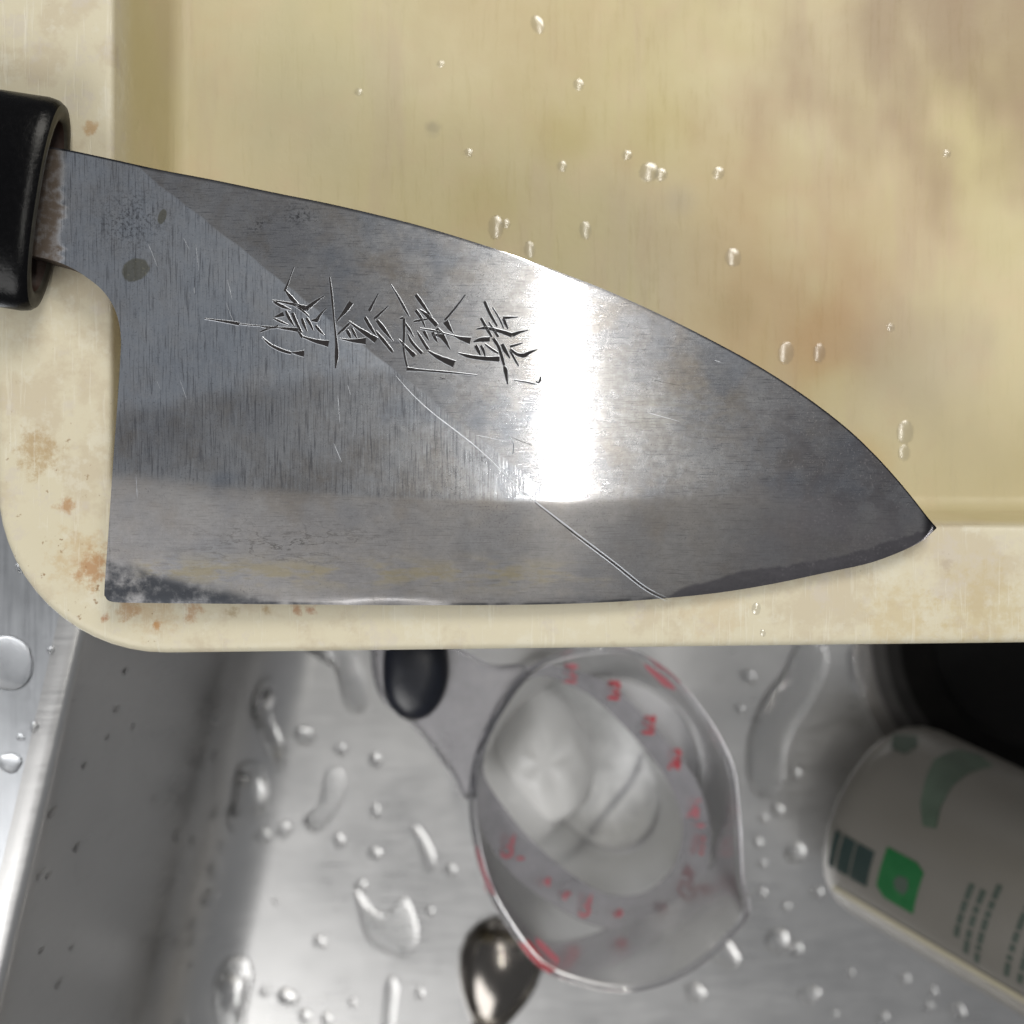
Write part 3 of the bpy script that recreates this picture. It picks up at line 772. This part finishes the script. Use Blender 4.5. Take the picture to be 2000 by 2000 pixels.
# slanted ramp carrying the scale
ri_px = [(1040,1322),(1135,1349),(1197,1397),(1280,1488),(1321,1563),(1333,1625),(1313,1695),(1259,1742),(1197,1747),(1135,1720),(1052,1654),(990,1584),(944,1505),(965,1420)]
ro_px = [(1045,1300),(1189,1335),(1259,1397),(1329,1480),(1371,1550),(1389,1633),(1379,1716),(1354,1770),(1300,1808),(1218,1816),(1155,1806),(1093,1778),(1010,1720),(928,1560)]
ro_px = [(1034,1306),(1150,1318),(1225,1366),(1329,1480),(1371,1550),(1389,1640),(1376,1720),(1345,1780),(1260,1818),(1155,1806),(1060,1755),(985,1690),(930,1580),(955,1415)]
def ramp_z(X, Y):
    t = ((X-960)*0.83 + (Y-1430)*0.56)/470.0
    return -113.0 - 34.0*min(max(t, 0), 1)
ric = catmull(ri_px, 8, True); roc = catmull(ro_px, 8, True)
rin = [P(p[0], p[1], ramp_z(*p)) for p in ric]; rou = [P(p[0], p[1], ramp_z(*p)) for p in roc]
lowr = [Vector((p.x, p.y, p.z-1.2)) for p in rin]; lowo = [Vector((p.x, p.y, p.z-1.2)) for p in rou]
V, F = loft([lowo, rou, rin, lowr, lowo])
ramp = mesh_obj('scale_ramp', V, F, M['ramp']); fix_normals(ramp); sharp_edges(ramp, 40)
# inner bowl hanging from the ramp
nb = len(rin); bc = sum(rin, Vector())/nb
def bowl(s, z): return [(bc.x+(p.x-bc.x)*s-2*(1-s)*0, bc.y+(p.y-bc.y)*s, p.z*(1-z)+(-193)*z) for p in rin]
V, F = loft([[tuple(p) for p in rin], bowl(.985, .3), bowl(.97, .7), bowl(.93, .93), bowl(.84, 1.0)], close_last=True)
bowl_o = mesh_obj('cup_bottom', V, F, [M['cup'], M['cupbase']], matidx=[0 if i < 3*nb else 1 for i in range(len(F))])
# handle plate and grip
hz = -112.0
hp_px = [(1031,1308),(965,1395),(918,1555),(880,1505),(812,1418),(742,1350),(735,1240),(800,1215),(880,1262),(960,1302)]
hw = [P(p[0], p[1], hz) for p in catmull(hp_px, 5, True)]
hl = [Vector((p.x, p.y, hz-5.0)) for p in hw]
V, F = loft([hl, hw], True, True)
hplate = mesh_obj('cup_handle', V, F, M['ramp']); fix_normals(hplate); sharp_edges(hplate, 40)
hedge = tube([(p.x, p.y, hz) for p in hw], 0.8, M['rimglass'], 'handle_rim')
g_px = [(790,1408),(756,1370),(747,1315),(757,1255),(810,1225),(862,1252),(874,1310),(864,1362),(835,1400)]
gw = [P(p[0], p[1], -108) for p in catmull(g_px, 6, True)]
gc = sum(gw, Vector())/len(gw)
gr = []
for s, z in ((1.0, -117), (1.03, -112), (1.0, -109.5), (.9, -107.6), (.65, -106.4), (.3, -106)):
    gr.append([(gc.x+(p.x-gc.x)*s, gc.y+(p.y-gc.y)*s, z) for p in gw])
V, F = loft(gr, True, True)
grip = mesh_obj('thumb_grip', V, F, M['grip']); fix_normals(grip)
ridge = tube([tuple(P(p[0], p[1], -192.0)) for p in catmull([(1255,1462),(1236,1520),(1185,1585),(1148,1635),(1136,1680),(1140,1728)], 8)], [.35+.75*math.sin(math.pi*min(1, (i+3)/46)) for i in range(41)], M['rimglass'], 'refraction_line', closed=False)  # tube added to draw the refracted S-shaped line in the cup
cup_parts = [wall, rim_t, ramp, bowl_o, hplate, hedge, grip, ridge]  # ridge is the tube added to draw the refracted line
# red scale marks
def text_part(s, size, pos, rz, mat, name, normal=None):
    cu = bpy.data.curves.new('t', 'FONT'); cu.body = s; cu.size = size*MM; cu.align_x = 'CENTER'; cu.align_y = 'CENTER'; cu.offset = 0.00028
    to = bpy.data.objects.new('t', cu); S.collection.objects.link(to)
    dg = bpy.context.evaluated_depsgraph_get(); dg.update()
    me_ = bpy.data.meshes.new_from_object(to.evaluated_get(dg)); bpy.data.objects.remove(to)
    me_.materials.clear(); me_.materials.append(mat)
    o = bpy.data.objects.new(name, me_); S.collection.objects.link(o)
    q = Matrix.Translation((pos[0]*MM, pos[1]*MM, pos[2]*MM)) @ Matrix.Rotation(rz, 4, 'Z')
    o.data.transform(q)
    return o
marks = [('1/4',1115,1318,'palered'),('1/3',1199,1350,'red'),('1/2',1267,1418,'red'),('2/3',1318,1482,'red'),('3/4',1355,1578,'palered'),('1',1364,1612,'palered'),('7/8',1364,1650,'red'),
         ('1 CUP',1338,1732,'red'),('8',1290,1770,'palered'),('6',1205,1783,'palered'),('OZ',1143,1768,'palered'),('4',1103,1748,'palered'),('2',1063,1722,'palered'),('1',1012,1676,'palered'),('OZ',992,1652,'palered')]
rcx, rcy = 1155, 1545
for s, X, Y, mt in marks:
    z = ramp_z(X, Y) + .12
    p = P(X, Y, z)
    cup_parts.append(text_part(s, 5.0 if s != '1 CUP' else 5.0, p, math.radians(84 if s != '1 CUP' else 74), M[mt], 'scale_mark'))
# printed blocks on the outer wall
def wall_point(X, Y, inset=-.35):
    """where the camera ray meets the flared outer wall, taken at a set height"""
    return P(X, Y, RIMZ-7)
def print_quad(pts, mat, z):
    V = [P(x, y, z) for x, y in pts]; V += [v+Vector((0, 0, -.15)) for v in V]
    n = len(pts); F = [tuple(range(n)), tuple(range(2*n-1, n-1, -1))] + [(i, (i+1) % n, (i+1) % n+n, i+n) for i in range(n)]
    return mesh_obj('wall_print', V, F, mat, smooth=False)
cup_parts.append(print_quad([(1018,1830),(1034,1838),(1078,1892),(1082,1905),(1062,1896),(1022,1850)], M['red'], -112.5))
cup_parts.append(print_quad([(1046,1830),(1058,1838),(1092,1872),(1090,1884),(1072,1870),(1048,1846)], M['palered'], -113.5))
cup_parts.append(print_quad([(1256,1292),(1284,1302),(1322,1338),(1318,1348),(1296,1340),(1262,1306)], M['palered'], -112.5))
cup_parts.append(print_quad([(932,1648),(940,1660),(962,1745),(958,1756),(946,1735),(934,1680)], M['palered'], -113.0))
adopt(cup, *[q for q in cup_parts if q.name.split('.')[0] not in ('scale_mark', 'wall_print', 'cup_rim', 'thumb_grip', 'handle_rim')])
for q in cup_parts:
    k_ = q.name.split('.')[0]
    if k_ == 'scale_mark': q.parent = ramp
    elif k_ in ('wall_print', 'cup_rim'): q.parent = wall
    elif k_ in ('thumb_grip', 'handle_rim'): q.parent = hplate

# white lump modelled in place of the bright reflection in the cup
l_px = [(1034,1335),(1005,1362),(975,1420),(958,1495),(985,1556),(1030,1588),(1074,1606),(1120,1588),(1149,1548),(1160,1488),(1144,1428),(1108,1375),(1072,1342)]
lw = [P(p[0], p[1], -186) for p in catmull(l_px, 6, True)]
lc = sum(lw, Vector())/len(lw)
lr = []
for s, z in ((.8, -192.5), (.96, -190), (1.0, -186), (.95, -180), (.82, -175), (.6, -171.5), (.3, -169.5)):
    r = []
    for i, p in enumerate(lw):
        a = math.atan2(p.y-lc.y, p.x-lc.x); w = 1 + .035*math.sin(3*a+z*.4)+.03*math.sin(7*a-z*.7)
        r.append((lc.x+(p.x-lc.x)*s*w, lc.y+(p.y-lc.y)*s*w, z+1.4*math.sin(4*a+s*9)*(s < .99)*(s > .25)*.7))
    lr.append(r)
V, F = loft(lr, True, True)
lump = mesh_obj('reflection_lump', V, F, M['white']); fix_normals(lump)
tag(lump, 'white lump standing in for the bright reflection in the measuring cup bottom', 'lump')
# water standing in the cup
def puddle(name, px, bvh, hgt, z_sink=.3, rings_=7, jitter=0.0, z0=None):
    pts = catmull(px, 6, True)
    if z0 is None:
        hits = []
        for p in pts:
            d = (P(p[0], p[1], -100) - Vector((0, 0, H))).normalized()
            loc, nr, i, _ = bvh.ray_cast(Vector((0, 0, H)), d)
            hits.append((loc if loc else P(p[0], p[1], FLOOR), nr if nr and nr.z > 0 else Vector((0, 0, 1))))
        w = [h[0] for h in hits]
    else:
        w = [P(p[0], p[1], z0) for p in pts]
    c = sum(w, Vector())/len(w)
    V = []; n = len(w)
    rings = [[(p.x, p.y, p.z-z_sink) for p in w]]
    for k in range(1, rings_+1):
        s = 1-(k/(rings_+.6))**1.6
        hh = hgt*math.sqrt(max(0, 1-s**2.2)) 
        rings.append([(c.x+(p.x-c.x)*s, c.y+(p.y-c.y)*s, c.z+(p.z-c.z)*s+hh) for p in w])
    V, F = loft(rings, True, True)
    o = mesh_obj(name, V, F, M['water']); fix_normals(o); return o
# ------------------------------------------------------------------ spoon
spoon = empty('spoon', (-8, -170, FLOOR))
tag(spoon, 'dark shiny metal spoon, bowl upwards, half under the measuring cup', 'spoon')
sp_c = P(975, 1907, -190)
prof_s = [(-17.5, 0.5, .0), (-16.5, 5.2, 1.5), (-13, 9.6, 4.0), (-8, 12.4, 6.6), (-2, 13.4, 8.2), (4, 12.6, 8.8), (10, 10.6, 8.6), (15, 8.2, 7.8), (20, 5.6, 6.8), (25, 4.0, 6.2), (32, 3.4, 6.8), (60, 3.6, 9), (95, 5.2, 10)]
axs = Vector((-.20, -.98, 0)).normalized(); sd = Vector((-axs.y, axs.x, 0))
rs = []
for (d, w, h) in prof_s:
    r = []; w = w*1.12
    for k in range(24):
        a = 2*math.pi*k/24
        zz = math.sin(a); hh = h*max(zz, 0)**.8 if zz > 0 else -0.25*h*0+zz*.4
        p = sp_c + axs*d + sd*(w*math.cos(a)); r.append((p.x, p.y, FLOOR+.6+hh+(.0 if d < 22 else 1.0)))
    rs.append(r)
cut = 8
Vb, Fb = loft(rs[:cut+1], True, True); bowl_s = mesh_obj('spoon_bowl', Vb, Fb, M['spoon']); fix_normals(bowl_s)
Vb, Fb = loft(rs[cut:], True, True); neck_s = mesh_obj('spoon_handle', Vb, Fb, M['spoon']); fix_normals(neck_s)
adopt(spoon, bowl_s, neck_s)

# ------------------------------------------------------------------ bottle
BR_ = 33.0
b0 = Vector((118.5, -98.0, FLOOR + BR_*math.cos(math.radians(42)) + .3))
tiltb = math.radians(42)
bax = Vector((.912*math.cos(tiltb), -.41*math.cos(tiltb), math.sin(tiltb))).normalized()
bside = Vector((.41, .912, 0)).normalized()        # towards the top of the picture
bup = bside.cross(bax); bup = bup if bup.z > 0 else -bup
def bp(d, a, r):
    """axial distance, angle from up towards +side, radius"""
    p = b0 + bax*d + bside*(math.sin(a)*r) + bup*(math.cos(a)*r)
    return (p.x, p.y, p.z)
def bring(d, r): return [bp(d, 2*math.pi*k/64, r) for k in range(64)]
bprof = [(3.0, 4), (1.5, BR_-14), (0.2, BR_-12), (.3, BR_-9), (1.4, BR_-5.5), (3.6, BR_-2.6), (7, BR_-.9), (12, BR_), (60, BR_), (120, BR_), (128, BR_-1.5), (138, BR_-6), (150, BR_-15), (156, 15), (158, 13)]
V, F = loft([bring(d, r) for d, r in bprof], True, True)
body = mesh_obj('bottle_body', V, F, M['bottle']); fix_normals(body)
V, F = loft([bring(158, 15.5), bring(159, 16), bring(182, 16), bring(184, 15)], True, True)
cap = mesh_obj('bottle_cap', V, F, M['green']); fix_normals(cap); sharp_edges(cap)
bottle = empty('bottle', (b0.x, b0.y, FLOOR))
tag(bottle, 'white plastic bottle with green printed label lying in the sink', 'bottle')
def patch(name, outline, mat, r=BR_+.18, nseg=8):
    """outline: (axial mm, degrees) polygon"""
    pts = []
    N = len(outline)
    for i in range(N):
        a, b = outline[i], outline[(i+1) % N]
        for k in range(nseg): pts.append((a[0]+(b[0]-a[0])*k/nseg, a[1]+(b[1]-a[1])*k/nseg))
    c = (sum(p[0] for p in pts)/len(pts), sum(p[1] for p in pts)/len(pts))
    rings = []
    for s in [1-q_/12 for q_ in range(12)]: rings.append([bp(c[0]+(p[0]-c[0])*s, math.radians(c[1]+(p[1]-c[1])*s), r) for p in pts])
    V, F = loft(rings, False, True)
    o = mesh_obj(name, V, F, mat); fix_normals(o); return o
bparts = [body, cap]
bparts.append(patch('green_tile', [(24,-8),(34,-8),(37,-11),(37,-36),(27,-36),(24,-31)], M['green']))
bparts.append(patch('tile_mark', [(30,-19),(33,-18),(34,-23),(33,-28),(30,-27),(29,-23)], M['softgreen'], BR_+.3))
for k, (w0, w1) in enumerate(((7, 9), (10, 14.4), (14.9, 21))):
    bparts.append(patch('barcode_bar', [(w0,-14),(w1,-14),(w1,-36),(w0,-36)], M['teal']))
bparts.append(patch('label_panel', [(24,66),(30,72),(36,66),(33,50),(32,36),(33,22),(35,12),(31,10),(27,20),(24,34),(22,48)], M['panel']))
bparts.append(patch('label_text', [(6,52),(12,60),(15,52),(14,42),(9,42)], M['softgreen']))
for d, a0, a1 in ((50, -4, -34), (53.5, -4, -40), (57, 2, -42), (66, 30, -40), (70, 34, -40), (74, 20, -30)):
    a = a0
    while a > a1:
        L = random.uniform(3, 9)
        bparts.append(patch('text_line', [(d, a), (d+1.7, a), (d+1.7, a-L), (d, a-L)], M['darkgreen'], BR_+.15, 2)); a -= L+random.uniform(1, 2.2)
bparts.append(patch('mould_seam', [(9,-48),(60,-48),(120,-48),(120,-53),(60,-53),(9,-53)], M['seam'], BR_+.25, 8))
adopt(bottle, body, cap)
for q in bparts[2:]: q.parent = body

# ------------------------------------------------------------------ dark cover added to stand for the shaded sink corner
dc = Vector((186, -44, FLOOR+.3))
shade = empty('shade_cover', dc)
tag(shade, 'black cover added to darken the shaded corner behind the bottle', 'shade cover')
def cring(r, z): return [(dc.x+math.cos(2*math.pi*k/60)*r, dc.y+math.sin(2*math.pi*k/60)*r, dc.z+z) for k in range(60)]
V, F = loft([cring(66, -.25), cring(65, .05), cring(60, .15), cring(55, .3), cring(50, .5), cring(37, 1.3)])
st = [simple('shade_ring_tone', (g, g*.96, g*.93), .35, 1.0, noise_amt=.3, noise_scale=120) for g in (.22, .10, .04, .012)]  # ring tones darken inward to paint a soft shadow fade
fl = mesh_obj('shade_rings', V, F, st, matidx=[[0, 0, 1, 2, 3][i//60] for i in range(len(F))]); fix_normals(fl)
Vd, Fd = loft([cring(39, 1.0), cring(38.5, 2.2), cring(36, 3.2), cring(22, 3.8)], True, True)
disc = mesh_obj('shade_disc', Vd, Fd, M['shade_dark']); fix_normals(disc)
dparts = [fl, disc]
adopt(shade, *dparts)

# ------------------------------------------------------------------ water
drop_meshes = []; film_meshes = []
for q in range(6):
    V = []; F = []; n = 20; prof_d = [(1.0, -.12), (1.0, 0.0), (.97, .10), (.88, .22), (.70, .34), (.45, .42), (.2, .455)]
    rg = []
    ph = rng.random(4)*6.28; am = np.array([.10, .07, .04])*(0.5+rng.random(3))
    for (r, z) in prof_d:
        rr = []
        for k in range(n):
            a = 2*math.pi*k/n; w = 1+am[0]*math.sin(2*a+ph[0])+am[1]*math.sin(3*a+ph[1])+am[2]*math.sin(5*a+ph[2])
            rr.append((math.cos(a)*r*w, math.sin(a)*r*w, z))
        rg.append(rr)
    V, F = loft(rg, True, True)
    me_ = bpy.data.meshes.new('water_drop'); me_.from_pydata(V, [], F); me_.materials.append(M['water'])
    bm = bmesh.new(); bm.from_mesh(me_); bmesh.ops.recalc_face_normals(bm, faces=bm.faces); bm.to_mesh(me_); bm.free()
    me_.polygons.foreach_set('use_smooth', np.ones(len(me_.polygons), dtype=bool))
    drop_meshes.append(me_)
    fr_ = []
    for (rr_, zz_) in [(1, -.06), (1, 0), (.86, .118), (.7, .232), (.5, .341), (.3, .414), (.12, .448)]:
        fr_.append([(math.cos(2*math.pi*k/n)*rr_*(1+.5*am[0]*math.sin(4*math.pi*k/n+ph[0])), math.sin(2*math.pi*k/n)*rr_*(1+.5*am[0]*math.sin(4*math.pi*k/n+ph[0])), zz_) for k in range(n)])
    Vf, Ff = loft(fr_, True, True)
    m2_ = bpy.data.meshes.new('water_drop'); m2_.from_pydata(Vf, [], Ff)
    bm = bmesh.new(); bm.from_mesh(m2_); bmesh.ops.recalc_face_normals(bm, faces=bm.faces); bm.to_mesh(m2_); bm.free()
    m2_.polygons.foreach_set('use_smooth', np.ones(len(m2_.polygons), dtype=bool)); m2_.materials.append(M['film']); film_meshes.append(m2_)
def drop(X, Y, r, bvh, label, group, sy=1.0, flat=1.0, rot=None):
    d = (P(X, Y, -100) - Vector((0, 0, H))).normalized()
    loc, nr, i, _ = bvh.ray_cast(Vector((0, 0, H)), d)
    if loc is None: return
    if nr.dot(d) > 0: nr = -nr
    o = bpy.data.objects.new('water_drop', random.choice(film_meshes if bvh is tub_bvh else drop_meshes)); S.collection.objects.link(o)
    R_ = r/10*(H-loc.z)/H*MM
    q = Vector((0, 0, 1)).rotation_difference(nr).to_matrix().to_4x4()
    o.matrix_world = Matrix.Translation(loc*MM) @ q @ Matrix.Rotation(random.uniform(0, 6.28) if rot is None else rot, 4, 'Z') @ Matrix.Diagonal((R_, R_*sy, R_*flat, 1))
    tag(o, label, 'water drop', group)
    return o
FL = ('small round water drop on the bare steel sink floor', 'water drops on the sink floor')
for (X, Y, r) in [(594,1437,19),(665,1464,13),(733,1484,15),(422,1588,14),(435,1650,13),(513,1633,15),(555,1621,17),(605,1604,15),(663,1642,13),(733,1584,13),(733,1667,14),(418,1700,17),(410,1753,18),(379,1807,14),
                  (375,1840,12),(377,1886,10),(344,1840,10),(706,1729,12),(625,1840,14),(561,1948,20),(518,1936,11),(414,1360,12),(344,1633,13),(377,1642,11),(422,1476,11),(356,1994,13),(596,1985,13),(638,1990,13),
                  (880,1700,12),(1462,1323,14),(1445,1385,9),(1416,1862,27),(1358,1940,22),(1553,1511,11),(1518,1582,14),(1490,1598,10),(1479,1645,11),(1553,1665,22),(1595,1743,13),(1488,1688,9),
                  (1487,1743,10),(1534,1771,10),(1518,1838,23),(1581,1944,19),(1550,1853,15),(1766,1913,13),(1821,1935,11),(1870,1975,15),(1813,1966,10),(1723,1988,13),(1660,1900,8),(1630,1980,8),(840,1780,9),(690,1960,9),(820,1940,10),(540,1760,8),(300,1560,8)]:
    size = 'large' if r >= 17 else 'tiny' if r <= 10 else 'small'
    where = ('along the foot of the dark sink wall' if X < 460 else 'on the open sink floor left of the measuring cup' if X < 900 else
             'on the sink floor close to the clear cup' if X < 1470 else 'on the sink floor between the cup and the bottle' if Y < 1800 and X < 1700 else 'on the sink floor in front of the bottle')
    drop(X, Y, r, basin_bvh, f'{size} round water drop {where}', FL[1], sy=random.uniform(.85, 1.25), flat=random.uniform(.8, 1.1))
WL = ('tiny water bead on the dark steel sink wall', 'water beads on the sink wall')
for (X, Y, r) in [(245,1310,9),(228,1385,8),(165,1495,8),(103,1587,12),(80,1707,10),(95,1710,8),(150,1655,10),(115,1920,9),(82,1855,8),(140,1850,7),(210,1440,6),(260,1420,6)]:
    drop(X, Y, r, basin_bvh, *WL, sy=1.6, flat=.7, rot=math.radians(90))
TF = ('small glinting water drop on the stained tub floor', 'water drops on the tub floor')
for (X, Y, r, sy) in [(1050,48,10,1.6),(1130,165,8,1.2),(1268,336,13,1.1),(1291,341,11,1.1),(1403,338,11,1.1),(1098,325,8,1.2),(915,298,8,1),(1225,303,8,1),(968,444,11,1.7),(987,438,7,1),(1143,450,11,1.4),(1034,488,9,1.4),
                      (1432,503,11,1.2),(1535,690,13,1.8),(1600,690,11,1.8),(1768,845,12,2.6),(1766,885,9,2),(860,125,7,1),(1740,640,6,1),(1850,300,7,1),(700,180,7,1)]:
    where = ('near the top photo edge' if Y < 200 else 'left of the olive stains' if X < 950 else 'just above the middle of the blade' if X < 1160 else
             'in the cluster above the bright highlight' if X < 1420 else 'at the lower edge of the orange stain' if X < 1650 and Y > 560 else 'beside the pointed end of the blade' if Y > 560 else 'on the right of the stained floor')
    sz = 'large' if r >= 12 else 'tiny' if r <= 8 else 'small'
    drop(X, Y, r*random.uniform(1.05, 1.45), tub_bvh, f'{sz} glinting water drop on the tub floor {where}', TF[1], sy=min(sy, 1.5), flat=random.uniform(.26, .4), rot=random.uniform(-.3, .3))
o = drop(1477, 1189, 9, tub_bvh, 'larger water drop on the flat tub rim below the blade tip', None, 1.5, 1, 0)
o = drop(1490, 1236, 6, tub_bvh, 'tiny water drop near the outer edge of the tub rim', None, 1.3, 1, 0)
LD = ('water drop on the light steel ledge beside the sink', 'water drops on the ledge')
for (X, Y, r) in [(20,1490,22),(68,1420,10),(40,1440,8),(62,1575,9),(20,1660,12),(40,1110,10),(90,1340,7),(12,1780,9),(100,1270,8)]:
    drop(X, Y, r, ledge_bvh, *LD, flat=.7)
pud = [
 ('narrow crooked water streak left of centre on the sink floor', [(520,1318),(497,1345),(488,1390),(505,1430),(520,1470),(540,1505),(560,1490),(555,1450),(535,1405),(527,1370),(540,1335)], 1.3),
 ('hook-shaped puddle at the foot of the dark sink wall', [(462,1500),(490,1482),(515,1500),(528,1545),(520,1590),(485,1606),(455,1628),(440,1600),(452,1560)], 1.2),
 ('slanted oval puddle in the middle of the left sink floor', [(640,1500),(668,1502),(676,1535),(660,1580),(630,1620),(606,1628),(598,1600),(622,1570),(630,1535)], 1.1),
 ('tongue of water coming from under the tub left of the dark grip', [(585,1262),(640,1280),(660,1330),(672,1375),(695,1395),(716,1380),(718,1330),(700,1280),(690,1255),(630,1240)], 1.2),
 ('ragged wide puddle below the cup handle', [(690,1730),(712,1770),(760,1780),(790,1750),(812,1785),(818,1840),(790,1872),(745,1858),(715,1835),(700,1790)], 1.1),
 ('long loop of water near the bottom left of the sink floor', [(428,1890),(450,1868),(485,1872),(496,1910),(486,1960),(474,2020),(440,2030),(420,1990),(415,1935)], 1.2),
 ('slim water streak right of the bottom loop', [(752,1925),(765,1905),(780,1925),(776,1970),(766,2020),(745,2020),(748,1965)], 1.1),
 ('short bent water streak left of the cup', [(802,1615),(815,1612),(838,1640),(852,1675),(845,1700),(828,1700),(820,1665)], 1.2),
 ('long broad puddle between the cup and the bottle', [(1560,1250),(1610,1255),(1618,1300),(1592,1365),(1556,1425),(1534,1480),(1528,1535),(1500,1560),(1470,1548),(1456,1500),(1462,1430),(1490,1360),(1528,1310)], 1.4),
 ('short dark water streak beside the shaded sink corner', [(1660,1265),(1692,1265),(1698,1310),(1694,1350),(1678,1365),(1662,1345),(1655,1300)], 1.2),
]
for lab, px, hh in pud:
    tag(puddle('water_puddle', px, basin_bvh, hh), lab, 'puddle')
for lab, px, hh in [('wet patch of water on the steel ledge beside the tub corner', [(-40,1262),(10,1240),(50,1255),(66,1290),(60,1330),(30,1350),(-10,1345),(-45,1330)], .9),
                    ('low wet patch on the steel ledge at the left photo edge', [(-40,1560),(0,1545),(25,1570),(30,1620),(10,1640),(-40,1640)], .6)]:
    tag(puddle('water_puddle', px, ledge_bvh, hh), lab, 'puddle')
